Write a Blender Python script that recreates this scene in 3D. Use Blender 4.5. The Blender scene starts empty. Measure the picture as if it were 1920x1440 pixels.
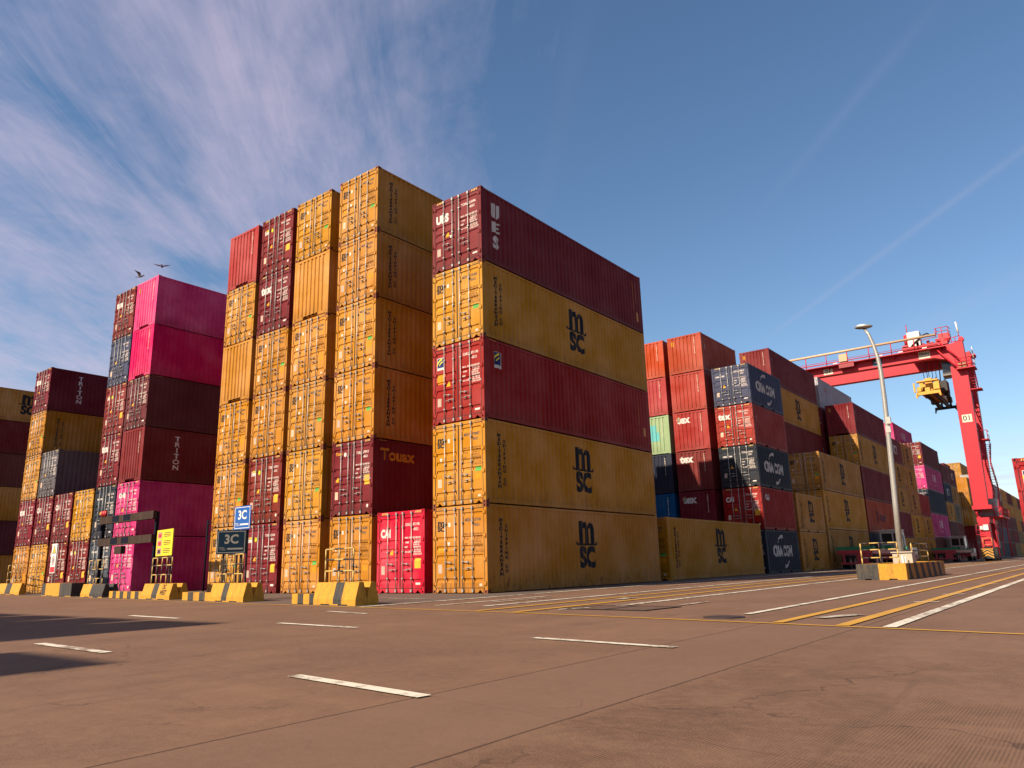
import bpy, bmesh, math, random
from mathutils import Vector, Matrix
D = bpy.data
S = bpy.context.scene
COL = S.collection
rnd = random.Random(7)

# ------------------------------------------------------------------ camera
CAMR = [[0.78876, 0.61414, -0.02643], [-0.16620, 0.17167, -0.97103], [-0.59181, 0.77030, 0.23747]]
CAMC = (15.9888, -19.2277, 0.8390)
cam_d = D.cameras.new('camera'); cam = D.objects.new('camera', cam_d); COL.objects.link(cam)
right, down, fwd = (Vector(r).normalized() for r in CAMR)
m = Matrix((right, -down, -fwd)).transposed().to_4x4(); m.translation = CAMC
cam.matrix_world = m
cam_d.sensor_width = 36.0; cam_d.lens = 1397.57 / 1920 * 36.0
cam_d.clip_start = 0.05; cam_d.clip_end = 6000
S.camera = cam

# ------------------------------------------------------------------ sky and sun
SUN = Vector((-4.1, -13.9, 10.3)).normalized()
elev = math.asin(SUN.z); azim = math.atan2(SUN.x, SUN.y)
W = D.worlds.new('World'); S.world = W; W.use_nodes = True
nt = W.node_tree; N = nt.nodes; LK = nt.links
for n in list(N): N.remove(n)
def nd(t, tree=None, **k):
    n = (tree or nt).nodes.new(t)
    for a, b in k.items(): setattr(n, a, b)
    return n
def wmath(op, a, b=None, c=None, clamp=False):
    n = nd('ShaderNodeMath', operation=op, use_clamp=clamp)
    for i, v in enumerate((a, b, c)):
        if v is None: continue
        if isinstance(v, (int, float)): n.inputs[i].default_value = v
        else: LK.new(v, n.inputs[i])
    return n.outputs[0]
out = nd('ShaderNodeOutputWorld'); bg = nd('ShaderNodeBackground'); LK.new(bg.outputs[0], out.inputs[0])
sky = nd('ShaderNodeTexSky', sky_type='NISHITA', sun_disc=False, sun_elevation=elev, sun_rotation=azim, altitude=0, air_density=1.0, dust_density=0.6, ozone_density=1.6)
hs = nd('ShaderNodeHueSaturation'); hs.inputs['Saturation'].default_value = 1.12; hs.inputs['Value'].default_value = 1.0
LK.new(sky.outputs[0], hs.inputs['Color'])
tc = nd('ShaderNodeTexCoord'); sp = nd('ShaderNodeSeparateXYZ'); LK.new(tc.outputs['Generated'], sp.inputs[0])
zz = wmath('MAXIMUM', sp.outputs[2], 0.03)
px_ = wmath('DIVIDE', sp.outputs[0], zz); py_ = wmath('DIVIDE', sp.outputs[1], zz)
# u runs along the cirrus streaks, v across them
u_ = wmath('ADD', wmath('MULTIPLY', px_, -0.67), wmath('MULTIPLY', py_, 0.74))
v_ = wmath('ADD', wmath('MULTIPLY', px_, 0.74), wmath('MULTIPLY', py_, 0.67))
def wnoise(su, sv, ou, ov, detail, rough, dist=0.0):
    cb = nd('ShaderNodeCombineXYZ')
    LK.new(wmath('MULTIPLY_ADD', u_, su, ou), cb.inputs[0]); LK.new(wmath('MULTIPLY_ADD', v_, sv, ov), cb.inputs[1])
    n = nd('ShaderNodeTexNoise'); n.inputs['Scale'].default_value = 1.0; n.inputs['Detail'].default_value = detail
    n.inputs['Roughness'].default_value = rough; n.inputs['Distortion'].default_value = dist
    LK.new(cb.outputs[0], n.inputs['Vector']); return n.outputs[0]
def ramp(x, a, b):
    n = nd('ShaderNodeMapRange'); n.interpolation_type = 'SMOOTHSTEP'
    n.inputs['From Min'].default_value = a; n.inputs['From Max'].default_value = b
    LK.new(x, n.inputs['Value']); return n.outputs[0]
cover = ramp(v_, 0.42, -0.30)
big = wnoise(0.55, 1.15, 3.1, 0.4, 5, 0.58, 1.1)
streak = wnoise(0.85, 5.2, 1.3, 7.7, 8, 0.68, 0.8)
fine = wnoise(5.0, 8.5, 5.3, 2.2, 6, 0.65, 0.6)
mixn = wmath('ADD', wmath('MULTIPLY', big, 0.5), wmath('ADD', wmath('MULTIPLY', streak, 0.36), wmath('MULTIPLY', fine, 0.16)))
thr = wmath('SUBTRACT', 0.62, wmath('MULTIPLY', cover, 0.225))
dens = wmath('MULTIPLY', wmath('SUBTRACT', mixn, thr), 2.9, clamp=True)
dens = wmath('MULTIPLY', dens, wmath('MULTIPLY_ADD', cover, 0.80, 0.10))
def trail(v0, w, amp, un0, un1):
    d = wmath('DIVIDE', wmath('SUBTRACT', v_, v0), w)
    g = wmath('POWER', 2.718, wmath('MULTIPLY', wmath('MULTIPLY', d, d), -1.0))
    k = wmath('MULTIPLY', ramp(u_, un0, un0 + 0.5), ramp(u_, un1, un1 - 0.9))
    nz = wnoise(1.5, 0.5, v0 * 9, 0, 4, 0.6)
    return wmath('MULTIPLY', wmath('MULTIPLY', g, k), wmath('MULTIPLY', nz, amp))
tr = wmath('ADD', trail(1.455, 0.020, 0.17, 1.0, 3.6), trail(0.905, 0.018, 0.10, 0.9, 2.2))
tr = wmath('ADD', tr, wmath('ADD', trail(0.25, 0.03, 0.035, 0.9, 2.6), trail(2.1, 0.1, 0.10, 1.6, 7.0)))
lowz = ramp(sp.outputs[2], 0.16, 0.04)
lowc = wmath('MULTIPLY', lowz, wmath('MULTIPLY', ramp(wnoise(0.25, 0.4, 9.0, 4.0, 5, 0.6), 0.42, 0.62), 0.5))
tot = wmath('ADD', wmath('ADD', dens, tr), lowc, clamp=True)
mx = nd('ShaderNodeMix', data_type='RGBA'); mx.blend_type = 'MIX'
LK.new(tot, mx.inputs['Factor']); LK.new(hs.outputs[0], mx.inputs[6]); mx.inputs[7].default_value = (4.7, 4.05, 5.15, 1)
LK.new(mx.outputs[2], bg.inputs['Color']); bg.inputs['Strength'].default_value = 0.067
sun_d = D.lights.new('sun', 'SUN'); sun_d.energy = 4.6; sun_d.angle = math.radians(0.53); sun_d.color = (1.0, 0.86, 0.66)
sun = D.objects.new('sun', sun_d); COL.objects.link(sun); sun.rotation_euler = SUN.to_track_quat('Z', 'Y').to_euler(); sun.location = (-40, -60, 80)
S.view_settings.view_transform = 'Standard'; S.view_settings.look = 'None'; S.view_settings.gamma = 1.0
S.view_settings.exposure = 1.08
S.render.engine = 'CYCLES'; S.cycles.max_bounces = 6; S.cycles.diffuse_bounces = 3; S.cycles.glossy_bounces = 2
S.cycles.transparent_max_bounces = 4

# ------------------------------------------------------------------ materials
def new_mat(name):
    mt = D.materials.new(name); mt.use_nodes = True
    b = mt.node_tree.nodes['Principled BSDF']; return mt, mt.node_tree, b
def tnoise(t, vec, scale, detail=4, rough=0.55, dist=0.0, stretch=None):
    if stretch:
        mp = t.nodes.new('ShaderNodeMapping'); mp.inputs['Scale'].default_value = stretch; t.links.new(vec, mp.inputs[0]); vec = mp.outputs[0]
    n = t.nodes.new('ShaderNodeTexNoise'); n.inputs['Scale'].default_value = scale; n.inputs['Detail'].default_value = detail
    n.inputs['Roughness'].default_value = rough; n.inputs['Distortion'].default_value = dist; t.links.new(vec, n.inputs['Vector']); return n.outputs[0]
def tmap(t, x, a, b, c=0.0, d=1.0):
    n = t.nodes.new('ShaderNodeMapRange'); n.inputs['From Min'].default_value = a; n.inputs['From Max'].default_value = b
    n.inputs['To Min'].default_value = c; n.inputs['To Max'].default_value = d; t.links.new(x, n.inputs['Value']); return n.outputs[0]
def tm(t, op, a, b, clamp=False):
    n = t.nodes.new('ShaderNodeMath'); n.operation = op; n.use_clamp = clamp
    for i, v in enumerate((a, b)):
        if isinstance(v, (int, float)): n.inputs[i].default_value = v
        else: t.links.new(v, n.inputs[i])
    return n.outputs[0]
def tmix(t, f, a, b, blend='MIX'):
    n = t.nodes.new('ShaderNodeMix'); n.data_type = 'RGBA'; n.blend_type = blend
    for i, v in ((0, f), (6, a), (7, b)):
        if isinstance(v, (int, float)): n.inputs[i].default_value = v
        elif isinstance(v, tuple): n.inputs[i].default_value = (*v, 1)
        else: t.links.new(v, n.inputs[i])
    return n.outputs[2]
def tbump(t, b, h, strength, dist=0.02):
    n = t.nodes.new('ShaderNodeBump'); n.inputs['Strength'].default_value = strength; n.inputs['Distance'].default_value = dist
    t.links.new(h, n.inputs['Height']); t.links.new(n.outputs[0], b.inputs['Normal'])

def make_paint():
    # container paint: the colour is the object's own; fading, grime streaks, scrapes and rust come from world position
    mt, t, b = new_mat('container_paint')
    oi = t.nodes.new('ShaderNodeObjectInfo'); g = t.nodes.new('ShaderNodeNewGeometry'); pos = g.outputs['Position']
    tcx = t.nodes.new('ShaderNodeTexCoord'); so = t.nodes.new('ShaderNodeSeparateXYZ'); t.links.new(tcx.outputs['Object'], so.inputs[0])
    col = oi.outputs['Color']
    big = tnoise(t, pos, 0.55, 4, 0.6)
    h1 = t.nodes.new('ShaderNodeHueSaturation'); t.links.new(col, h1.inputs['Color'])
    t.links.new(tmap(t, big, 0.3, 0.7, 1.08, 0.92), h1.inputs['Saturation']); t.links.new(tmap(t, big, 0.3, 0.7, 0.84, 1.16), h1.inputs['Value'])
    c = h1.outputs[0]
    grime = tnoise(t, pos, 1.0, 6, 0.65, 0.0, (7.0, 7.0, 0.7))
    c = tmix(t, tmap(t, grime, 0.60, 0.86, 0.0, 0.36), c, (0.055, 0.035, 0.022))
    low = tmap(t, so.outputs[2], 0.75, 0.1, 0.0, 0.35)
    c = tmix(t, tm(t, 'MULTIPLY', low, tmap(t, grime, 0.35, 0.6)), c, (0.05, 0.028, 0.018))
    sc = tnoise(t, pos, 9.0, 5, 0.7, 0.4)
    c = tmix(t, tmap(t, sc, 0.70, 0.76, 0.0, 0.30), c, (0.30, 0.22, 0.16))
    rs = tnoise(t, pos, 1.0, 7, 0.72, 0.5, (4.5, 4.5, 1.5))
    al = oi.outputs['Alpha']
    thr = tm(t, 'SUBTRACT', 0.79, tm(t, 'MULTIPLY', al, tmap(t, so.outputs[2], 1.15, 0.1, 0.10, 0.255)))
    rf = tm(t, 'MULTIPLY', tm(t, 'SUBTRACT', rs, thr), 9.0, True)
    rustc = tmix(t, tnoise(t, pos, 14.0, 4), (0.045, 0.014, 0.006), (0.17, 0.055, 0.018))
    c = tmix(t, rf, c, rustc)
    t.links.new(c, b.inputs['Base Color'])
    t.links.new(tmap(t, rf, 0, 1, 0.62, 0.9), b.inputs['Roughness']); b.inputs['Specular IOR Level'].default_value = 0.14
    dent = tnoise(t, pos, 1.7, 3, 0.5); tbump(t, b, tm(t, 'ADD', dent, tm(t, 'MULTIPLY', sc, 0.05)), 0.42, 0.06)
    return mt
PAINT = make_paint()

def make_flat(name, rgb=None, rough=0.6, var=0.12, metal=0.0, scale=6.0, bump=0.0, chips=0.0, chipc=(0.12, 0.08, 0.06), spec=0.35):
    mt, t, b = new_mat(name)
    g = t.nodes.new('ShaderNodeNewGeometry'); pos = g.outputs['Position']
    n = tnoise(t, pos, scale, 5, 0.6)
    if rgb is None:
        oi = t.nodes.new('ShaderNodeObjectInfo'); base = oi.outputs['Color']
    else:
        r = t.nodes.new('ShaderNodeRGB'); r.outputs[0].default_value = (*(c_ * 0.70 for c_ in rgb), 1); base = r.outputs[0]
    h1 = t.nodes.new('ShaderNodeHueSaturation'); t.links.new(base, h1.inputs['Color']); t.links.new(tmap(t, n, 0.3, 0.7, 1 - var, 1 + var), h1.inputs['Value'])
    c = h1.outputs[0]
    if chips:
        n2 = tnoise(t, pos, scale * 1.7, 7, 0.75, 0.6)
        c = tmix(t, tm(t, 'MULTIPLY', tm(t, 'SUBTRACT', n2, 0.72 - chips * 0.2), 18.0, True), c, chipc)
        n3 = tnoise(t, pos, 1.0, 5, 0.6, 0, (6, 6, 1.2)); c = tmix(t, tmap(t, n3, 0.5, 0.8, 0.0, 0.5), c, (chipc[0] * 0.7, chipc[1] * 0.7, chipc[2] * 0.7))
    t.links.new(c, b.inputs['Base Color']); b.inputs['Roughness'].default_value = rough; b.inputs['Metallic'].default_value = metal
    b.inputs['Specular IOR Level'].default_value = spec
    if bump: tbump(t, b, n, bump, 0.02)
    return mt
DECAL = make_flat('vinyl_lettering', None, 0.65, 0.10, scale=14.0, chips=0.10, chipc=(0.20, 0.12, 0.06), spec=0.12)
GALV = make_flat('galvanised_steel', (0.42, 0.40, 0.37), 0.42, 0.2, 0.35, 20.0)
RUBBER = make_flat('black_rubber', (0.018, 0.017, 0.016), 0.8, 0.2)
DARK = make_flat('dark_void', (0.006, 0.005, 0.005), 0.95, 0.1)
TINT = make_flat('painted_metal', None, 0.5, 0.12, scale=5.0, chips=0.15)
CRANE_RED = make_flat('red_crane_paint', (0.52, 0.007, 0.024), 0.55, 0.10, scale=1.5, chips=0.12, chipc=(0.2, 0.03, 0.03))
CONC_Y = make_flat('yellow_painted_concrete', (0.60, 0.285, 0.020), 0.75, 0.14, scale=9.0, bump=0.4, chips=0.62, chipc=(0.13, 0.08, 0.04))
CONC_K = make_flat('black_painted_concrete', (0.042, 0.038, 0.036), 0.75, 0.25, scale=9.0, bump=0.4, chips=0.45, chipc=(0.22, 0.14, 0.06))
GLASS, _t, _b = new_mat('dark_glass'); _b.inputs['Base Color'].default_value = (0.012, 0.015, 0.018, 1); _b.inputs['Roughness'].default_value = 0.06
LAMPG, _t, _b = new_mat('clear_lamp_cover'); _b.inputs['Base Color'].default_value = (0.75, 0.76, 0.74, 1); _b.inputs['Roughness'].default_value = 0.15

def make_ground():
    mt, t, b = new_mat('stained_concrete')
    g = t.nodes.new('ShaderNodeNewGeometry'); pos = g.outputs['Position']; s = t.nodes.new('ShaderNodeSeparateXYZ'); t.links.new(pos, s.inputs[0])
    X, Y = s.outputs[0], s.outputs[1]
    c = tmix(t, tmap(t, tnoise(t, pos, 0.35, 6, 0.62, 0.4), 0.34, 0.66), (0.108, 0.060, 0.040), (0.192, 0.113, 0.077))
    c = tmix(t, tmap(t, tnoise(t, pos, 1.9, 7, 0.68, 0.5), 0.40, 0.64, 0.0, 0.62), c, (0.086, 0.048, 0.033))
    c = tmix(t, tmap(t, tnoise(t, pos, 12.0, 6, 0.7, 0.2), 0.44, 0.66, 0.0, 0.45), c, (0.225, 0.140, 0.098))
    tyre = tnoise(t, pos, 1.0, 6, 0.6, 0.25, (0.55, 0.05, 1)); c = tmix(t, tm(t, 'MULTIPLY', tmap(t, tm(t, 'ABSOLUTE', tm(t, 'SUBTRACT', tyre, 0.5), 0.0), 0.020, 0.0, 0.0, 0.45), tmap(t, tnoise(t, pos, 0.5, 3), 0.45, 0.6), True), c, (0.055, 0.034, 0.026))
    # lanes worn and greased by tyres along Y
    c = tmix(t, tmap(t, tnoise(t, pos, 1.0, 5, 0.6, 0.2, (1.3, 0.06, 1)), 0.48, 0.78, 0.0, 0.42), c, (0.078, 0.044, 0.030))
    c = tmix(t, tmap(t, tnoise(t, pos, 1.0, 6, 0.65, 0.3, (0.09, 1.1, 1)), 0.55, 0.8, 0.0, 0.35), c, (0.250, 0.158, 0.108))
    sp1 = tnoise(t, pos, 5.0, 8, 0.75, 0.2)
    c = tmix(t, tmap(t, sp1, 0.60, 0.70, 0.0, 0.42), c, (0.07, 0.043, 0.030))
    sp2 = tnoise(t, pos, 34.0, 6, 0.8); c = tmix(t, tmap(t, sp2, 0.3, 0.7, 0.0, 0.30), c, (0.135, 0.082, 0.056)); 
    c = tmix(t, tmap(t, sp2, 0.735, 0.78, 0.0, 0.6), c, (0.36, 0.29, 0.22))
    grit = tnoise(t, pos, 85.0, 3, 0.7); c = tmix(t, tmap(t, grit, 0.40, 0.62, 0.0, 0.50), c, (0.225, 0.140, 0.100)); c = tmix(t, tmap(t, grit, 0.36, 0.28, 0.0, 0.5), c, (0.05, 0.03, 0.022))
    vo = t.nodes.new('ShaderNodeTexVoronoi'); vo.feature = 'DISTANCE_TO_EDGE'; vo.inputs['Scale'].default_value = 0.55
    wv_ = t.nodes.new('ShaderNodeVectorMath'); wv_.operation = 'ADD'; nzv = t.nodes.new('ShaderNodeTexNoise'); nzv.inputs['Scale'].default_value = 2.2; nzv.inputs['Detail'].default_value = 8; t.links.new(pos, nzv.inputs['Vector'])
    t.links.new(pos, wv_.inputs[0]); t.links.new(nzv.outputs['Color'], wv_.inputs[1]); t.links.new(wv_.outputs[0], vo.inputs['Vector'])
    ck = tm(t, 'MULTIPLY', tmap(t, vo.outputs['Distance'], 0.010, 0.002), tmap(t, tnoise(t, pos, 0.45, 3), 0.50, 0.60), True)
    c = tmix(t, tm(t, 'MULTIPLY', ck, 0.7), c, (0.045, 0.027, 0.02))
    # oil spots near the camera
    oil = tnoise(t, pos, 2.3, 5, 0.6, 0.8); c = tmix(t, tmap(t, oil, 0.67, 0.76, 0.0, 0.6), c, (0.055, 0.035, 0.028))
    # slab joints: long ones along Y
    wob = tm(t, 'MULTIPLY', tm(t, 'SUBTRACT', tnoise(t, pos, 6.0, 6, 0.7), 0.5), 0.035)
    def line(coord, at, w):
        d = tm(t, 'ABSOLUTE', tm(t, 'SUBTRACT', tm(t, 'ADD', coord, wob), at), 0.0)
        return tmap(t, d, w, w * 0.4)
    jn = None
    def clampn(x):
        n = t.nodes.new('ShaderNodeClamp'); t.links.new(x, n.inputs[0]); return n.outputs[0]
    for at, w in ((12.17, 0.011), (13.45, 0.010), (18.2, 0.012), (23.0, 0.012)):
        l = clampn(line(X, at, w * 1.3)); jn = l if jn is None else tm(t, 'MAXIMUM', jn, l)
    sk = tm(t, 'ADD', Y, tm(t, 'MULTIPLY', X, 0.16))
    for at, w in ((-13.35, 0.007), (-16.9, 0.007), (-0.5, 0.012), (-5.2, 0.010)):
        l = clampn(line(sk, at, w)); jn = tm(t, 'MAXIMUM', jn, tm(t, 'MULTIPLY', l, 0.35))
    c = tmix(t, jn, c, (0.035, 0.020, 0.014))
    # strip between the two joints is a cooler, smoother pour
    strip = tm(t, 'MULTIPLY', tmap(t, X, 12.16, 12.18), tmap(t, X, 13.46, 13.44), True)
    c = tmix(t, tm(t, 'MULTIPLY', strip, 0.55), c, (0.160, 0.100, 0.073))
    # grooves brushed along Y to the right of the joint
    wv = tm(t, 'SINE', tm(t, 'MULTIPLY', X, 2 * math.pi / 0.0185), 0.0)
    gm = tm(t, 'MULTIPLY', tmap(t, X, 13.46, 13.6), tmap(t, tnoise(t, pos, 0.9, 3, 0.5, 0.3), 0.38, 0.56), True)
    gm = tm(t, 'MULTIPLY', gm, tmap(t, Y, -10.0, -13.5), True); gm = tm(t, 'MULTIPLY', gm, tmap(t, tnoise(t, pos, 3.5, 7, 0.75, 0.4), 0.38, 0.58), True)
    gv = tm(t, 'MULTIPLY', clampn(tmap(t, wv, 0.1, -0.6)), clampn(gm))
    c = tmix(t, tm(t, 'MULTIPLY', gv, 0.42), c, (0.075, 0.046, 0.032))
    c = tmix(t, 1.0, c, (0.88, 0.79, 0.70), 'MULTIPLY')
    t.links.new(c, b.inputs['Base Color']); b.inputs['Roughness'].default_value = 0.82; b.inputs['Specular IOR Level'].default_value = 0.25
    hgt = tm(t, 'ADD', tm(t, 'MULTIPLY', sp2, 0.25), tm(t, 'ADD', tm(t, 'MULTIPLY', sp1, 0.35), tm(t, 'MULTIPLY', tm(t, 'ADD', gv, jn), -0.5)))
    tbump(t, b, hgt, 0.75, 0.014)
    return mt
GROUND = make_ground()

def make_pavers():
    mt, t, b = new_mat('block_pavers')
    g = t.nodes.new('ShaderNodeNewGeometry'); pos = g.outputs['Position']
    br = t.nodes.new('ShaderNodeTexBrick'); br.inputs['Scale'].default_value = 4.6; br.inputs['Mortar Size'].default_value = 0.03
    br.inputs['Color1'].default_value = (0.085, 0.052, 0.037, 1); br.inputs['Color2'].default_value = (0.12, 0.075, 0.052, 1); br.inputs['Mortar'].default_value = (0.04, 0.025, 0.02, 1)
    t.links.new(pos, br.inputs['Vector'])
    c = tmix(t, tmap(t, tnoise(t, pos, 0.8, 6, 0.7), 0.35, 0.7, 0.0, 0.6), br.outputs['Color'], (0.095, 0.060, 0.045))
    c = tmix(t, tmap(t, tnoise(t, pos, 1.0, 5, 0.6, 0, (0.3, 2.2, 1)), 0.66, 0.74, 0.0, 0.5), c, (0.30, 0.23, 0.17))
    t.links.new(c, b.inputs['Base Color']); b.inputs['Roughness'].default_value = 0.85
    tbump(t, b, br.outputs['Fac'], -0.4, 0.01); return mt
PAVERS = make_pavers()

def make_line(name, rgb, wear):
    mt, t, b = new_mat(name)
    g = t.nodes.new('ShaderNodeNewGeometry'); pos = g.outputs['Position']
    n = tnoise(t, pos, 7.0, 8, 0.75, 0.3); n2 = tnoise(t, pos, 0.7, 4, 0.6)
    f = tm(t, 'MULTIPLY', tm(t, 'SUBTRACT', tm(t, 'ADD', n, tm(t, 'MULTIPLY', n2, 0.5)), 0.93 - wear), 9.0, True)
    c = tmix(t, tmap(t, n2, 0.3, 0.7), rgb, tuple(v * 0.86 for v in rgb))
    t.links.new(tmix(t, f, c, (0.165, 0.105, 0.072)), b.inputs['Base Color']); b.inputs['Roughness'].default_value = 0.65
    return mt
LINE_W = make_line('white_road_paint', (0.60, 0.54, 0.44), 0.17)
LINE_W2 = make_line('worn_white_road_paint', (0.50, 0.43, 0.35), 0.26)
LINE_Y = make_line('yellow_road_paint', (0.47, 0.235, 0.022), 0.07)

# ------------------------------------------------------------------ mesh helpers
def box(bm, x0, x1, y0, y1, z0, z1, mi=0):
    v = [bm.verts.new(p) for p in ((x0, y0, z0), (x1, y0, z0), (x1, y1, z0), (x0, y1, z0), (x0, y0, z1), (x1, y0, z1), (x1, y1, z1), (x0, y1, z1))]
    fs = []
    for q in ((0, 3, 2, 1), (4, 5, 6, 7), (0, 1, 5, 4), (1, 2, 6, 5), (2, 3, 7, 6), (3, 0, 4, 7)):
        f = bm.faces.new([v[i] for i in q]); f.material_index = mi; fs.append(f)
    return v
def poly(bm, pts, mi=0):
    f = bm.faces.new([bm.verts.new(p) for p in pts]); f.material_index = mi; return f
def prism(bm, pts, ext, mi=0):
    """closed prism: pts is a 3-D polygon, ext the extrusion vector"""
    e = Vector(ext); a = [bm.verts.new(p) for p in pts]; b = [bm.verts.new(Vector(p) + e) for p in pts]
    fs = [bm.faces.new(list(reversed(a))), bm.faces.new(b)]
    for i in range(len(pts)):
        j = (i + 1) % len(pts); fs.append(bm.faces.new((a[i], a[j], b[j], b[i])))
    for f in fs: f.material_index = mi
def tube(bm, pts, r, n=8, mi=0, caps=True, r1=None):
    pts = [Vector(p) for p in pts]; rings = []
    for i, p in enumerate(pts):
        d = (pts[min(i + 1, len(pts) - 1)] - pts[max(i - 1, 0)]).normalized()
        a = d.cross(Vector((0, 0, 1))) if abs(d.z) < 0.9 else d.cross(Vector((0, 1, 0)))
        a.normalize(); b2 = d.cross(a); rr = r if r1 is None else r + (r1 - r) * i / (len(pts) - 1)
        rings.append([bm.verts.new(p + (a * math.cos(k * 2 * math.pi / n) + b2 * math.sin(k * 2 * math.pi / n)) * rr) for k in range(n)])
    for i in range(len(rings) - 1):
        for k in range(n):
            f = bm.faces.new((rings[i][k], rings[i][(k + 1) % n], rings[i + 1][(k + 1) % n], rings[i + 1][k])); f.material_index = mi; f.smooth = True
    if caps:
        for rr, s in ((rings[0], 1), (rings[-1], -1)):
            f = bm.faces.new(rr if s < 0 else list(reversed(rr))); f.material_index = mi
def mesh(bm, name, mats, fix=True):
    if fix: bmesh.ops.recalc_face_normals(bm, faces=bm.faces)
    me = D.meshes.new(name); bm.to_mesh(me); bm.free()
    for m_ in (mats if isinstance(mats, (list, tuple)) else [mats]): me.materials.append(m_)
    return me
def ob(name, me, parent=None, loc=(0, 0, 0), rz=0.0, color=None):
    o = D.objects.new(name, me); COL.objects.link(o); o.parent = parent; o.location = loc; o.rotation_euler = (0, 0, rz)
    if color is not None: o.color = color if len(color) == 4 else (*color, 0.3)
    return o
def tag(o, label=None, cat=None, group=None, kind=None):
    for k, v in (('label', label), ('category', cat), ('group', group), ('kind', kind)):
        if v: o[k] = v
    return o
def thing(name, label, cat, loc=(0, 0, 0), rz=0.0, group=None):
    return tag(ob(name, None, None, loc, rz), label, cat, group)
def text_bm(body, size=1.0, align='CENTER', bold=0.0, line=1.0, sx=1.0):
    cu = D.curves.new('t', 'FONT'); cu.body = body; cu.size = size; cu.align_x = align; cu.align_y = 'CENTER'; cu.offset = bold; cu.space_line = line; cu.resolution_u = 3
    o = D.objects.new('t', cu); COL.objects.link(o); dg = bpy.context.evaluated_depsgraph_get(); dg.update()
    me = D.meshes.new_from_object(o.evaluated_get(dg)); bm = bmesh.new(); bm.from_mesh(me)
    D.objects.remove(o); D.curves.remove(cu); D.meshes.remove(me)
    if sx != 1.0: bmesh.ops.scale(bm, vec=(sx, 1, 1), verts=bm.verts)
    bmesh.ops.triangulate(bm, faces=bm.faces)
    return bm
def moved(bm, dx, dy, into=None):
    bmesh.ops.translate(bm, vec=(dx, dy, 0), verts=bm.verts)
    if into is None: return bm
    me = D.meshes.new('tmp'); bm.to_mesh(me); bm.free(); into.from_mesh(me); D.meshes.remove(me); return into

# ------------------------------------------------------------------ container profiles
CW, HC, L40, L20, H20 = 2.438, 2.904, 12.192, 6.058, 2.591
def wave_breaks(a, n, pitch, flat, sl):
    """break points (coord, depth fraction) of a trapezoid wave beginning with an outer flat"""
    p = []; inner = pitch - flat - 2 * sl
    for k in range(n):
        s = a + k * pitch
        p += [(s, 0), (s + flat, 0), (s + flat + sl, 1), (s + flat + sl + inner, 1)]
    s = a + n * pitch; p += [(s, 0), (s + flat, 0)]
    return p
def side_breaks(L):
    pitch = 0.2775; n = int((L - 0.34) / pitch); a = (L - n * pitch - 0.072) / 2
    return wave_breaks(a, n, pitch, 0.072, 0.068)
END_B = wave_breaks(-(7 * 0.272 + 0.13) / 2, 7, 0.272, 0.13, 0.035)
def depth_at(br, x, amp):
    if x <= br[0][0] or x >= br[-1][0]: return 0.0
    for (a, da), (b, db) in zip(br, br[1:]):
        if a <= x <= b: return amp * (da + (db - da) * (x - a) / max(b - a, 1e-9))
    return 0.0
def door_breaks(H):
    if H > 2.7: fr = (0.105, 0.375, 0.48, 0.585, 0.85)
    else: fr = (0.12, 0.36, 0.50, 0.64, 0.86)
    p = []
    for f in reversed(fr):
        z = H * (1 - f); p += [(z - 0.085, 0), (z - 0.035, 1), (z + 0.025, 1), (z + 0.06, 0)]
    return [(0, 0)] + p + [(H, 0)]
SIDE_AMP, END_AMP, DOOR_AMP = 0.036, 0.045, 0.034

def conform(bm, axis, br, amp):
    """cut a flat decal at the corrugation edges, push it into the troughs"""
    lo = min(v.co[axis] for v in bm.verts); hi = max(v.co[axis] for v in bm.verts)
    no = (1, 0, 0) if axis == 0 else (0, 1, 0)
    for c, _ in br:
        if lo < c < hi:
            pc = (c, 0, 0) if axis == 0 else (0, c, 0)
            bmesh.ops.bisect_plane(bm, geom=bm.verts[:] + bm.edges[:] + bm.faces[:], plane_co=pc, plane_no=no, dist=1e-5)
    for v in bm.verts: v.co.z = -depth_at(br, v.co[axis], amp)
    return bm
def to_side(bm, L):
    conform(bm, 0, side_breaks(L), SIDE_AMP)
    for v in bm.verts: x, y, z = v.co; v.co = (CW / 2 - 0.010 + z + 0.003, x, y)
    return bm
def to_door(bm, H):
    conform(bm, 1, door_breaks(H), DOOR_AMP)
    for v in bm.verts: x, y, z = v.co; v.co = (x, 0.014 - z - 0.003, y)
    return bm
def to_end(bm):
    conform(bm, 0, END_B, END_AMP)   # seen from outside the blind end (which looks to -Y once turned)
    for v in bm.verts: x, y, z = v.co; v.co = (x, 0.012 - z - 0.003, y)
    return bm

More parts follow.
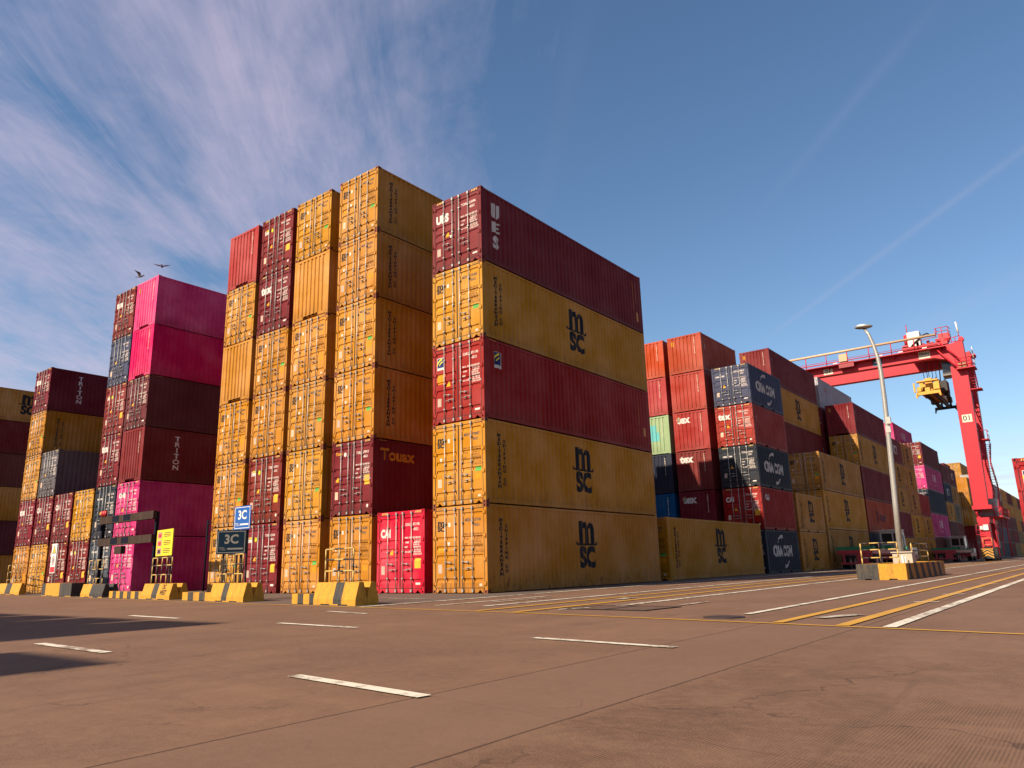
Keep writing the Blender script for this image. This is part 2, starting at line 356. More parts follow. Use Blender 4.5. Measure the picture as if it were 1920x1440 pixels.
def frame_mesh(L, H, near):
    bm = bmesh.new(); h = CW / 2; c = 0.162; ch = 0.118
    for sx in (-1, 1):
        a, b = (h - 0.13, h - 0.002) if sx > 0 else (-h + 0.002, -h + 0.13)
        box(bm, a, b, 0.003, 0.11, ch, H - ch); box(bm, a, b, L - 0.11, L - 0.003, ch, H - ch)
        a, b = (h - 0.07, h - 0.006) if sx > 0 else (-h + 0.006, -h + 0.07)
        box(bm, a, b, 0.178, L - 0.178, H - 0.10, H - 0.020)                      # top rail
        if L > 8: box(bm, a, b, 0.178, L - 0.178, 0.032, 0.165)                   # bottom rail
        else:
            for y0, y1 in ((0.178, L / 2 - 1.22), (L / 2 - 0.86, L / 2 + 0.86), (L / 2 + 1.22, L - 0.178)): box(bm, a, b, y0, y1, 0.012, 0.165)
            for y0 in (L / 2 - 1.22, L / 2 + 0.86): box(bm, a, b, y0, y0 + 0.36, 0.125, 0.165)
    box(bm, -h + 0.165, h - 0.165, 0.006, 0.10, H - 0.125, H - 0.012)             # door header
    # door sill with notches beside the castings
    z1, z0 = 0.175, 0.03; p = []
    if L > 8: xs = [(-h + c, z0), (-h + c + 0.06, z0), (-h + c + 0.16, 0.125), (-h + c + 0.27, z0), (h - c - 0.27, z0), (h - c - 0.16, 0.125), (h - c - 0.06, z0), (h - c, z0)]
    else: xs = [(-h + c, 0.10), (-h + c + 0.20, 0.10), (-h + c + 0.20, z0), (h - c - 0.20, z0), (h - c - 0.20, 0.10), (h - c, 0.10)]
    prism(bm, [(x, 0.006, z) for x, z in xs] + [(h - c, 0.006, z1), (-h + c, 0.006, z1)], (0, 0.06, 0))
    # blind end: sill with the tunnel mouth in the middle, and header
    box(bm, -h + c, -0.52 if L > 8 else 0.0, L - 0.09, L - 0.006, 0.03, 0.165); box(bm, 0.52 if L > 8 else 0.001, h - c, L - 0.09, L - 0.006, 0.03, 0.165)
    box(bm, -h + c, h - c, L - 0.08, L - 0.006, H - 0.115, H - 0.012)
    for z in (0, H - ch):
        if near: ys = ((L - 0.178, L),)
        else: ys = ((0, 0.178), (L - 0.178, L))
        for y0, y1 in ys:
            box(bm, -h, -h + c, y0, y1, z, z + ch); box(bm, h - c, h, y0, y1, z, z + ch)
    return mesh(bm, 'frame', PAINT)
def body_mesh(L, H):
    bm = bmesh.new(); h = CW / 2; br = side_breaks(L); z0, z1 = 0.165, H - 0.10
    for sx in (-1, 1):
        pr = None
        for y, d in [(0.10, 0)] + br + [(L - 0.10, 0)]:
            x = sx * (h - 0.010 - d * SIDE_AMP); cur = (bm.verts.new((x, y, z0)), bm.verts.new((x, y, z1)))
            if pr: bm.faces.new((pr[0], cur[0], cur[1], pr[1]) if sx > 0 else (pr[1], cur[1], cur[0], pr[0]))
            pr = cur
    pr = None
    for x, d in [(-h + 0.12, 0)] + END_B + [(h - 0.12, 0)]:
        y = L - 0.012 - d * END_AMP; cur = (bm.verts.new((x, y, z0)), bm.verts.new((x, y, H - 0.115)))
        if pr: bm.faces.new((pr[1], cur[1], cur[0], pr[0]))
        pr = cur
    box(bm, -h + 0.06, h - 0.06, 0.10, L - 0.10, H - 0.045, H - 0.006)     # roof sheet
    for k in range(int(L / 0.9)): box(bm, -h + 0.08, h - 0.08, 0.5 + k * 0.9, 0.55 + k * 0.9, 0.006, 0.124)
    box(bm, -h + 0.06, h - 0.06, 0.10, L - 0.10, 0.125, 0.155)            # floor
    box(bm, -h + 0.10, h - 0.10, 0.062, 0.075, 0.15, H - 0.12)            # inside of the doorway
    return mesh(bm, 'body', PAINT, fix=False)
def door_mesh(H):
    bm = bmesh.new(); w = 1.085; m_ = 0.075; z0, z1 = 0.185, H - 0.135; y = 0.014
    br = [(z, d) for z, d in door_breaks(H) if z0 < z < z1]; br = [(z0, 0)] + br + [(z1, 0)]
    for a, b in ((0, m_), (w - m_, w)): poly(bm, [(a, y, z0), (b, y, z0), (b, y, z1), (a, y, z1)])
    for (za, da), (zb, db) in zip(br, br[1:]):
        poly(bm, [(m_, y + da * DOOR_AMP, za), (w - m_, y + da * DOOR_AMP, za), (w - m_, y + db * DOOR_AMP, zb), (m_, y + db * DOOR_AMP, zb)])
    i = 1
    while i + 3 < len(br):
        q = br[i:i + 4]
        if q[1][1] == 1:
            for x in (m_, w - m_): poly(bm, [(x, y + d * DOOR_AMP, z) for z, d in q])
            i += 4
        else: i += 1
    for a, b in ((0, 0.0), (w, w)): poly(bm, [(a, y, z0), (a, y + 0.045, z0), (a, y + 0.045, z1), (a, y, z1)])
    poly(bm, [(0, y, z0), (w, y, z0), (w, y + 0.045, z0), (0, y + 0.045, z0)]); poly(bm, [(0, y, z1), (w, y, z1), (w, y + 0.045, z1), (0, y + 0.045, z1)])
    for k in range(4):                                                     # hinges
        z = z0 + 0.14 + k * (z1 - z0 - 0.28) / 3
        box(bm, -0.085, 0.06, -0.012, 0.012, z - 0.055, z + 0.055); tube(bm, [(-0.055, -0.018, z - 0.07), (-0.055, -0.018, z + 0.07)], 0.018, 6)
    return mesh(bm, 'door', PAINT, fix=False)
def door_r_mesh(src):
    bm = bmesh.new(); bm.from_mesh(src); bmesh.ops.scale(bm, vec=(-1, 1, 1), verts=bm.verts); return mesh(bm, 'door', PAINT, fix=False)
def rod_mesh(H):
    bm = bmesh.new(); tube(bm, [(0, -0.040, 0.05), (0, -0.040, H - 0.05)], 0.0165, 8)
    for z in (0.10, H - 0.10): box(bm, -0.035, 0.035, -0.062, 0.0055, z - 0.045, z + 0.045)
    for f in (0.18, 0.5, 0.8): box(bm, -0.038, 0.038, -0.058, 0.014, H * f - 0.022, H * f + 0.022)
    return mesh(bm, 'locking_rod', GALV)
def handle_mesh(s, z):
    bm = bmesh.new()
    box(bm, -0.022, 0.022, -0.066, -0.02, z - 0.03, z + 0.035)
    tube(bm, [(0, -0.070, z + 0.01), (s * 0.05, -0.078, z + 0.02), (s * 0.20, -0.074, z + 0.0), (s * 0.37, -0.07, z - 0.015)], 0.012, 6)
    box(bm, min(s * 0.19, s * 0.235), max(s * 0.19, s * 0.235), -0.062, 0.013, z - 0.035, z + 0.03)
    return mesh(bm, 'handle', GALV)
def gasket_mesh(H):
    bm = bmesh.new(); z0, z1 = 0.185, H - 0.135; h = CW / 2
    box(bm, -0.020, 0.020, 0.002, 0.06, z0, z1); box(bm, -h + 0.128, h - 0.128, 0.004, 0.06, z1 - 0.004, z1 + 0.014); box(bm, -h + 0.128, h - 0.128, 0.004, 0.05, z0 - 0.014, z0 + 0.004)
    for sx in (-1, 1): box(bm, min(sx * 1.089, sx * 1.11), max(sx * 1.089, sx * 1.11), 0.0, 0.05, z0, z1)
    return mesh(bm, 'gasket', RUBBER)
def casting_mesh(sx):
    """corner casting with oval holes in its outer end face and side face"""
    bm = bmesh.new(); w, l, h = 0.162, 0.178, 0.118
    def holed(o, ux, uy, nrm, a, b, rx, ry):
        o, ux, uy, nrm = Vector(o), Vector(ux), Vector(uy), Vector(nrm)
        n = 8; ang = [math.pi / 8 + k * math.pi / 4 for k in range(n)]
        inn = [bm.verts.new(o + ux * (rx * math.cos(t_)) + uy * (ry * math.sin(t_))) for t_ in ang]
        dp = [bm.verts.new(o + ux * (rx * math.cos(t_)) + uy * (ry * math.sin(t_)) - nrm * 0.03) for t_ in ang]
        cs = [bm.verts.new(o + ux * (sx_ * a / 2) + uy * (sy_ * b / 2)) for sx_, sy_ in ((1, 1), (-1, 1), (-1, -1), (1, -1))]
        grp = ((0, 7, 0), (1, 1, 2), (2, 3, 4), (3, 5, 6))
        for k in range(4):
            i0 = 2 * k; bm.faces.new((cs[k], inn[i0], inn[(i0 + 1) % 8])); bm.faces.new((cs[k], inn[(i0 + 1) % 8], inn[(i0 + 2) % 8], cs[(k + 1) % 4])) if False else None
            bm.faces.new((cs[k], inn[(i0 + 1) % 8], cs[(k + 1) % 4])); bm.faces.new((cs[(k + 1) % 4], inn[(i0 + 1) % 8], inn[(i0 + 2) % 8]))
        for k in range(8): bm.faces.new((inn[k], inn[(k + 1) % 8], dp[(k + 1) % 8], dp[k]))
        f = bm.faces.new(dp); f.material_index = 1
    X = CW / 2 + 0.003
    xo = X * sx; xi = (X - w) * sx; xm = (xo + xi) / 2
    holed((xm, -0.003, h / 2), (1, 0, 0), (0, 0, 1), (0, -1, 0), w, h, 0.032, 0.042)
    holed((xo, l / 2 - 0.003, h / 2), (0, 1, 0), (0, 0, 1), (sx, 0, 0), l, h, 0.045, 0.032)
    y0, y1 = -0.003, l - 0.003
    poly(bm, [(xi, y0, 0), (xo, y0, 0), (xo, y1, 0), (xi, y1, 0)]); poly(bm, [(xi, y0, h), (xo, y0, h), (xo, y1, h), (xi, y1, h)])
    poly(bm, [(xi, y1, 0), (xo, y1, 0), (xo, y1, h), (xi, y1, h)]); poly(bm, [(xi, y0, 0), (xi, y1, 0), (xi, y1, h), (xi, y0, h)])
    bmesh.ops.remove_doubles(bm, verts=bm.verts, dist=1e-5)
    return mesh(bm, 'corner_casting', [PAINT, DARK])
def stripes_mesh(L, H):
    bm = bmesh.new()
    for s in (-1, 1):
        for k in range(4):
            x = s * (CW / 2 - 0.24 - k * 0.075)
            poly(bm, [(x, 0.003, H - 0.105), (x + 0.03, 0.003, H - 0.105), (x + 0.062, 0.003, H - 0.03), (x + 0.032, 0.003, H - 0.03)])
    for k in range(4):
        y = 0.32 + k * 0.11; poly(bm, [(CW / 2 - 0.003, y, H - 0.07), (CW / 2 - 0.003, y + 0.03, H - 0.07), (CW / 2 - 0.003, y + 0.06, H - 0.04), (CW / 2 - 0.003, y + 0.03, H - 0.04)])
    return mesh(bm, 'hazard_pattern', DECAL, fix=False)

P = {}
for key, L, H in (('40', L40, HC), ('20', L20, H20)):
    P[key] = dict(L=L, H=H, frame=frame_mesh(L, H, False), nframe=frame_mesh(L, H, True), body=body_mesh(L, H), door=door_mesh(H),
                  rod=rod_mesh(H), gasket=gasket_mesh(H), stripes=stripes_mesh(L, H), h1=handle_mesh(1, 1.02 if H > 2.7 else 0.9), h2=handle_mesh(-1, 0.82 if H > 2.7 else 0.72))
    P[key]['rdoor'] = door_r_mesh(P[key]['door'])
CAST = {1: casting_mesh(1), -1: casting_mesh(-1)}

# ------------------------------------------------------------------ lettering and logos (flat, then conformed)
def arch_m(bm, x, y, s):
    """tall m with feet, centred on x, standing on y, height s"""
    def rect(a, b, c, d): poly(bm, [(x + a * s, y + c * s, 0), (x + b * s, y + c * s, 0), (x + b * s, y + d * s, 0), (x + a * s, y + d * s, 0)])
    rect(-0.50, -0.24, 0.06, 1.0); rect(-0.11, 0.16, 0.06, 0.73); rect(0.30, 0.58, 0.06, 0.73)
    for a in (-0.26, 0.14):
        cx = x + (a + 0.04) * s; n = 6; r0, r1 = 0.17 * s, 0.36 * s
        o = [(x + (a - 0.02) * s, y + 0.72 * s), (x + a * s + 0.0, y + 0.86 * s), (x + (a + 0.08) * s, y + 0.96 * s), (x + (a + 0.2) * s, y + 0.97 * s), (x + (a + 0.32) * s, y + 0.90 * s), (x + (a + 0.40) * s, y + 0.72 * s)]
        i_ = [(x + (a + 0.16) * s, y + 0.72 * s), (x + (a + 0.14) * s, y + 0.76 * s), (x + (a + 0.09) * s, y + 0.78 * s), (x + (a + 0.04) * s, y + 0.77 * s), (x + a * s, y + 0.72 * s)]
        poly(bm, [(px, py, 0) for px, py in o + i_[:0]] )
    for a, b in ((-0.68, -0.50), (-0.26, -0.10), (0.14, 0.32), (0.56, 0.72)): rect(a, b, 0.06, 0.14)
    rect(-0.72, -0.66, 0.10, 0.20); rect(0.70, 0.76, 0.10, 0.20)
def logo_m_sc(cx, cz, s):
    bm = bmesh.new(); arch_m(bm, cx, cz + 0.02 * s, s)
    t_ = text_bm('SC', 1.04 * s, 'CENTER', 0.062 * s, sx=0.94); moved(t_, cx + 0.04 * s, cz - 0.40 * s, bm)
    bmesh.ops.triangulate(bm, faces=bm.faces); return bm
def squash(bm, cz, k, cx, kx):
    for v in bm.verts: v.co.y = cz + (v.co.y - cz) * k; v.co.x = cx + (v.co.x - cx) * kx
    return bm
def stacked(words, cx, ztop, pitch, size, bold, sx=1.0, into=None):
    bm = into or bmesh.new()
    for i, ch in enumerate(words):
        if ch == ' ': continue
        moved(text_bm(ch, size, 'CENTER', bold, sx=sx), cx, ztop - pitch * (i + 0.5), bm)
    return bm
def rects(bm, lst):
    for x0, x1, z0, z1 in lst: poly(bm, [(x0, z0, 0), (x1, z0, 0), (x1, z1, 0), (x0, z1, 0)])
    return bm
_cache = {}
def decal(key, build, mapper, name):
    if key not in _cache: _cache[key] = mesh(mapper(build()), name, DECAL, fix=False)
    return _cache[key]
BLACK, WHITE, YEL = (0.010, 0.010, 0.014), (0.50, 0.46, 0.42), (0.44, 0.21, 0.014)
def sideL(L): return lambda b: to_side(b, L)
def doorH(H): return lambda b: to_door(b, H)
def swoosh(cx, cz, r, a0, a1, w0, w1, bm):
    n = 12; pr = None
    for i in range(n + 1):
        a = math.radians(a0 + (a1 - a0) * i / n); w = (w0 + (w1 - w0) * i / n)
        p = [(cx + (r - w / 2) * math.cos(a), cz + (r - w / 2) * math.sin(a), 0), (cx + (r + w / 2) * math.cos(a), cz + (r + w / 2) * math.sin(a), 0)]
        if pr: poly(bm, [pr[0], p[0], p[1], pr[1]])
        pr = p
def art(kind, key, L, H):
    """returns a list of (mesh, colour, name) for the visible long side"""
    sm = sideL(L); o = []
    if kind == 'msc':
        k = 1.0 if L > 8 else 0.86
        def f():
            b = stacked('MEDITERRANEAN', 0.785, H - 0.46, 0.148, 0.158, 0.010, 1.15); return stacked('SHIPPING CO', 1.065, H - 0.66, 0.148, 0.155, 0.008, 1.1, b)
        o.append((decal(('med', key), f, sm, 'lettering'), BLACK, 'lettering'))
        o.append((decal(('mlogo', key), lambda: logo_m_sc(L / 2 + 0.05, H / 2 + 0.02, 1.0 * k), sm, 'logo'), BLACK, 'logo'))
        o.append((decal(('tri', key), lambda: rects(bmesh.new(), [(L - 0.95, L - 0.93, 1.35, 2.3), (L - 0.62, L - 0.44, 0.80, 0.82), (L - 0.62, L - 0.44, 0.94, 0.96), (L - 0.62, L - 0.60, 0.82, 0.94), (L - 0.46, L - 0.44, 0.82, 0.94)]), sm, 'small_marking'), (0.35, 0.2, 0.12), 'small_marking'))
    elif kind == 'ues':
        def f():
            b = rects(bmesh.new(), [(0.64, 0.83, 2.02, 2.46), (0.93, 1.08, 2.02, 2.46)]); poly(b, [(0.64, 2.02, 0), (0.68, 1.91, 0), (0.83, 1.86, 0), (0.83, 2.02, 0)]); poly(b, [(0.88, 1.86, 0), (1.02, 1.91, 0), (1.08, 2.02, 0), (0.93, 2.02, 0)])
            rects(b, [(0.66, 0.87, 1.30, 1.72), (0.92, 1.08, 1.65, 1.72), (0.92, 1.04, 1.47, 1.55), (0.92, 1.08, 1.30, 1.38)])
            return moved(text_bm('S', 0.66, 'CENTER', 0.034), 0.87, 0.88, b)
        o.append((decal(('ues',), f, sm, 'lettering'), WHITE, 'lettering'))
        o.append((decal(('uesn',), lambda: rects(bmesh.new(), [(11.35, 11.37, 1.0, 2.5), (11.62, 11.64, 1.4, 2.45), (11.6, 11.82, 0.5, 0.95)]), sm, 'small_marking'), (0.5, 0.25, 0.08), 'small_marking'))
    elif kind == 'florens':
        o.append((decal(('flw',), lambda: rects(bmesh.new(), [(0.62, 1.02, 1.88, 2.48)]), sm, 'logo_panel'), WHITE, 'logo_panel'))
        bl = decal(('flb',), lambda: rects(bmesh.new(), [(0.64, 1.0, 2.0, 2.46)]), sm, 'logo_panel')
        o.append((bl, (0.012, 0.02, 0.10), 'logo_field'))
        def f():
            b = bmesh.new(); swoosh(0.98, 2.02, 0.40, 100, 160, 0.09, 0.04, b); swoosh(0.98, 2.02, 0.27, 100, 155, 0.07, 0.04, b); return b
        o.append((decal(('flf',), f, sm, 'logo'), (0.65, 0.5, 0.03), 'logo'))
        o.append((decal(('flt',), lambda: rects(bmesh.new(), [(10.9, 10.92, 1.5, 2.6), (11.2, 11.22, 1.2, 2.6), (11.55, 11.78, 0.7, 1.1)]), sm, 'small_marking'), (0.5, 0.22, 0.08), 'small_marking'))
    elif kind == 'touax': o.append((decal(('touax',), lambda: moved(text_bm('Touax', 0.62, 'LEFT', 0.020, sx=1.12), 0.42, 2.30), sm, 'lettering'), YEL, 'lettering'))
    elif kind == 'triton': o.append((decal(('triton', key), lambda: stacked('TRITON', 1.9, 2.55, 0.32, 0.36, 0.010, 1.35), sm, 'lettering'), (0.62, 0.55, 0.52), 'lettering'))
    elif kind == 'cronos':
        o.append((decal(('cron',), lambda: moved(text_bm('CRONOS', 0.36, 'LEFT', 0.004, sx=1.3), 3.3, 2.28), sm, 'lettering'), (0.5, 0.44, 0.42), 'lettering'))
        def f():
            b = bmesh.new(); swoosh(2.3, 2.3, 0.13, 0, 330, 0.05, 0.05, b); return rects(b, [(1.8, 2.8, 2.02, 2.05), (1.8, 2.8, 2.52, 2.55), (1.8, 1.83, 2.05, 2.52), (2.77, 2.8, 2.05, 2.52)])
        o.append((decal(('cronb',), f, sm, 'logo'), (0.06, 0.055, 0.06), 'logo'))
    elif kind == 'cma':
        def f():
            b = moved(text_bm('CMA CGM', 0.86, 'CENTER', 0.05, sx=0.86), L / 2 - 0.1, H * 0.50); swoosh(L / 2 - 0.15, H * 0.50, 0.92, 145, 75, 0.04, 0.24, b); swoosh(L / 2 + 0.15, H * 0.50, 0.92, -30, -100, 0.04, 0.24, b); return b
        o.append((decal(('cma', key), f, sm, 'lettering'), (0.44, 0.38, 0.34), 'lettering'))
    elif kind == 'cai': o.append((decal(('cai', key), lambda: moved(text_bm('CAI', 0.46, 'LEFT', 0.03, sx=0.9), 0.75, H * 0.76), sm, 'lettering'), WHITE, 'lettering'))
    elif kind == 'one':
        def f():
            b = moved(text_bm('ONE', 1.25, 'CENTER', 0.03), L / 2, H * 0.56); return moved(text_bm('OCEAN NETWORK EXPRESS', 0.17, 'CENTER', 0.0), L / 2, H * 0.26, b)
        o.append((decal(('one',), f, sm, 'lettering'), (0.62, 0.40, 0.45), 'lettering'))
    elif kind == 'hapag':
        def f():
            b = moved(text_bm('hapag', 1.0, 'LEFT', 0.02), 4.6, 1.45); swoosh(3.75, 1.5, 0.3, 20, 160, 0.14, 0.14, b); swoosh(3.75, 1.5, 0.3, 200, 340, 0.14, 0.14, b); return rects(b, [(3.5, 3.65, 0.95, 2.05), (3.85, 4.0, 0.95, 2.05)])
        o.append((decal(('hap',), f, sm, 'lettering'), (0.012, 0.02, 0.06), 'lettering'))
    elif kind == 'nums': o.append((decal(('nums', key), lambda: stacked('TEMU 721', 0.62, H - 0.35, 0.19, 0.22, 0.004), sm, 'lettering'), (0.6, 0.5, 0.48), 'lettering'))
    elif kind == 'wlogo':
        def f():
            b = bmesh.new(); swoosh(L / 2, H * 0.55, 0.42, 0, 300, 0.14, 0.14, b); return rects(b, [(L / 2 + 0.6, L / 2 + 0.78, H * 0.38, H * 0.75), (L / 2 - 0.9, L / 2 - 0.7, H * 0.38, H * 0.75)])
        o.append((decal(('wlogo', key), f, sm, 'logo'), (0.6, 0.55, 0.52), 'logo'))
    elif kind == 'redmark': o.append((decal(('redm',), lambda: moved(text_bm('CAI', 0.6, 'LEFT', 0.01), 1.9, 2.0), sm, 'lettering'), (0.4, 0.06, 0.07), 'lettering'))
    return o
NUMS = {'msc': ['MEDU 327140 1', 'MSDU 770087 7', 'MEDU 290264 5', 'MSDU 172489 2', 'MSMU 516280 0', 'MEDU 845193 7'], 'o': ['UETU 798235 2', 'FFAU 298055 0', 'CAIU 471190 2', 'TRHU 835408 3', 'TCNU 215496 8', 'TGBU 670913 1']}
def door_number(style, i, key, H):
    s = NUMS['msc' if style == 'msc' else 'o'][i % 6]; a, n_, c = s.split()
    def f():
        b = moved(text_bm(a, 0.135, 'LEFT', 0.004, sx=0.85), 0.25, H * 0.825); moved(text_bm(n_, 0.135, 'LEFT', 0.004, sx=0.85), 0.62, H * 0.825, b)
        moved(text_bm(c, 0.135, 'LEFT', 0.004, sx=0.85), 1.08, H * 0.825, b); return moved(text_bm('45G1' if H > 2.7 else '22G1', 0.135, 'LEFT', 0.004, sx=0.85), 0.66, H * 0.765, b)
    return decal(('num', s, key), f, doorH(H), 'lettering')
def weights(key, H):
    def f():
        b = bmesh.new(); z = H * 0.665
        for l, r in (('MAX. GROSS', '32.500 KG'), ('', '71.650 LB'), ('TARE', '3.880 KG'), ('', '8.550 LB'), ('NET', '28.620 KG'), ('', '63.100 LB'), ('CU. CAP.', '76.4 CU.M'), ('', '2.700 CU.FT')):
            if l: moved(text_bm(l, 0.082, 'LEFT', 0.003), 0.22, z, b)
            moved(text_bm(r, 0.082, 'LEFT', 0.003), 0.66, z, b); z -= 0.083
        return b
    return decal(('wt', key), f, doorH(H), 'lettering')
def quadm(x0, x1, z0, z1, key, H, name='sticker', tri=0):
    def f():
        b = bmesh.new()
        if tri: poly(b, [(x0, z0 if tri > 0 else z1, 0), (x1, z0 if tri > 0 else z1, 0), ((x0 + x1) / 2, z1 if tri > 0 else z0, 0)] if tri > 0 else [(x0, z1, 0), ((x0 + x1) / 2, z0, 0), (x1, z1, 0)])
        else: rects(b, [(x0, x1, z0, z1)])
        return b
    return decal(('q', x0, x1, z0, z1, key, tri), f, doorH(H), name)
def disc(cx, cz, r, key, H):
    def f():
        b = bmesh.new(); poly(b, [(cx + r * math.cos(a * math.pi / 6), cz + r * 1.2 * math.sin(a * math.pi / 6), 0) for a in range(12)]); return b
    return decal(('d', cx, cz, r, key), f, doorH(H), 'round_sticker')
ORANGE, GREEN, WARN, CREAM, LIME = (0.55, 0.19, 0.01), (0.08, 0.26, 0.06), (0.58, 0.28, 0.012), (0.45, 0.36, 0.29), (0.36, 0.40, 0.012)
def door_art(style, key, H, i):
    o = []
    ink = BLACK if style == 'msc' else (0.50, 0.42, 0.38)
    o.append((door_number(style, i, key, H), tuple(c * 2.5 + 0.03 for c in BLACK) if style == 'msc' else ink, 'lettering'))
    o.append((weights(key, H), (0.16, 0.07, 0.02) if style == 'msc' else ink, 'lettering'))
    o.append((quadm(-0.98, -0.80, 0.66, 0.96, key, H), (0.48, 0.33, 0.24) if i % 2 else (0.35, 0.27, 0.22), 'data_plate'))
    if style == 'msc':
        o.append((decal(('dlogo', key), lambda: squash(logo_m_sc(-0.845, H * 0.76, 0.27), H * 0.76, 0.72, -0.845, 1.08), doorH(H), 'logo'), BLACK, 'logo'))
        o.append((quadm(-0.50, -0.40, H * 0.76, H * 0.76 + 0.14, key, H), WHITE, 'sticker')); o.append((quadm(-0.9 if i % 3 else -0.55, -0.76 if i % 3 else -0.41, H * 0.53, H * 0.53 + 0.15, key, H, tri=-1), WHITE, 'warning_triangle'))
        if i % 4: o.append((quadm(0.74, 1.02, 1.10, 1.26, key, H), GREEN, 'green_sticker'))
        if i % 3: o.append((quadm(0.74, 1.02, 0.83, 1.03, key, H), ORANGE, 'caution_sticker'))
        else: o.append((quadm(-1.0, -0.72, 1.35, 1.50, key, H), ORANGE, 'caution_sticker'))
        o.append((quadm(0.86, 0.98, 0.24, 0.32, key, H), CREAM, 'sticker'))
    else:
        if style == 'ues': o.append((decal(('dues',), lambda: moved(text_bm('UES', 0.44, 'LEFT', 0.026, sx=0.86), -1.03, H * 0.735), doorH(H), 'logo'), WHITE, 'logo')); 
        elif style == 'cai': o.append((decal(('dcai', key), lambda: moved(text_bm('CAI', 0.40, 'LEFT', 0.022, sx=0.80), -1.03, H * 0.725), doorH(H), 'logo'), WHITE, 'logo'))
        elif style == 'tex': o.append((decal(('dtex', key), lambda: moved(text_bm('tex', 0.56, 'LEFT', 0.028), -1.02, H * 0.74), doorH(H), 'logo'), WHITE, 'logo'))
        elif style == 'touax': o.append((decal(('dtou',), lambda: moved(text_bm('Touax', 0.17, 'LEFT', 0.008), -1.0, H * 0.85), doorH(H), 'logo'), YEL, 'logo')); o.append((disc(-0.42, H * 0.83, 0.075, key, H), WHITE, 'round_sticker'))
        elif style == 'one': o.append((decal(('done',), lambda: moved(text_bm('ONE', 0.34, 'LEFT', 0.02), -1.0, H * 0.76), doorH(H), 'logo'), WHITE, 'logo'))
        elif style == 'florens':
            o.append((quadm(-1.0, -0.66, H * 0.695, H * 0.695 + 0.46, key, H, 'logo_panel'), WHITE, 'logo_panel'))
            o.append((decal(('dfl0',), lambda: rects(bmesh.new(), [(-0.98, -0.68, 2.11, 2.455)]), lambda b: shifty(to_door(b, H), -0.003), 'logo_field'), (0.012, 0.02, 0.10), 'logo_field'))
            def f():
                b = bmesh.new(); swoosh(-0.70, 2.12, 0.31, 100, 165, 0.07, 0.03, b); swoosh(-0.70, 2.12, 0.20, 100, 160, 0.05, 0.03, b); return b
            o.append((decal(('dfl1',), f, lambda b: shifty(to_door(b, H), -0.006), 'logo'), (0.65, 0.5, 0.03), 'logo'))
        elif style == 'triton':
            o.append((decal(('dtri', key), lambda: rects(bmesh.new(), [(-1.0, -0.95, H * 0.73, H * 0.81), (-0.93, -0.7, H * 0.75, H * 0.78), (-0.93, -0.72, H * 0.735, H * 0.745)]), doorH(H), 'logo'), WHITE, 'logo'))
            o.append((quadm(-0.90, -0.68, H * 0.785, H * 0.815, key, H), (0.5, 0.36, 0.03), 'yellow_flash')); o.append((disc(-0.42, H * 0.775, 0.085, key, H), LIME, 'round_sticker'))
        elif style == 'cma': o.append((decal(('dcma', key), lambda: moved(text_bm('CMA CGM', 0.13, 'LEFT', 0.006), -0.98, H * 0.76), doorH(H), 'logo'), WHITE, 'logo'))
        if style in ('florens',): o.append((quadm(-1.0, -0.64, 1.50, 1.86, key, H), ORANGE, 'caution_sticker'))
        elif style in ('cai', 'triton', 'touax'): o.append((quadm(0.72, 1.02, 0.86 if style != 'touax' else 1.14, 1.20 if style != 'touax' else 1.52, key, H), (0.56, 0.30, 0.03), 'caution_sticker'))
        o.append((quadm(-0.55 if style != 'touax' else -0.96, -0.35 if style != 'touax' else -0.76, H * 0.465, H * 0.465 + 0.21, key, H, tri=1), WARN, 'warning_triangle'))
        o.append((disc(0.93, 0.32, 0.055, key, H) if i % 2 else quadm(0.78, 1.0, 0.30, 0.37, key, H), WHITE, 'sticker'))
        if style == 'ues': o.append((quadm(-0.35, -0.22, H * 0.42, H * 0.42 + 0.15, key, H, tri=-1), WHITE, 'warning_triangle'))
    return o
def shifty(bm, d):
    bmesh.ops.translate(bm, vec=(0, d, 0), verts=bm.verts); return bm
def end_art(key, H, i, ink):
    def f():
        b = rects(bmesh.new(), [])
        for k in range(11): moved(text_bm('TCNU2154968'[k], 0.10, 'CENTER', 0.003), 0.72, H - 0.3 - k * 0.105, b)
        return b
    o = [(decal(('ea', key), f, to_end, 'lettering'), ink, 'lettering')]
    if i % 2 == 0: o.append((decal(('eb', key), lambda: rects(bmesh.new(), [(-0.93, -0.86, H - 0.62, H - 0.30), (-0.82, -0.75, H - 0.66, H - 0.32)]), to_end, 'yellow_flash'), YEL, 'yellow_flash'))
    return o
def tex_end(key, H): return [(decal(('te', key), lambda: moved(text_bm('tex', 0.66, 'LEFT', 0.03), -0.95, H * 0.80), to_end, 'logo'), WHITE, 'logo')]

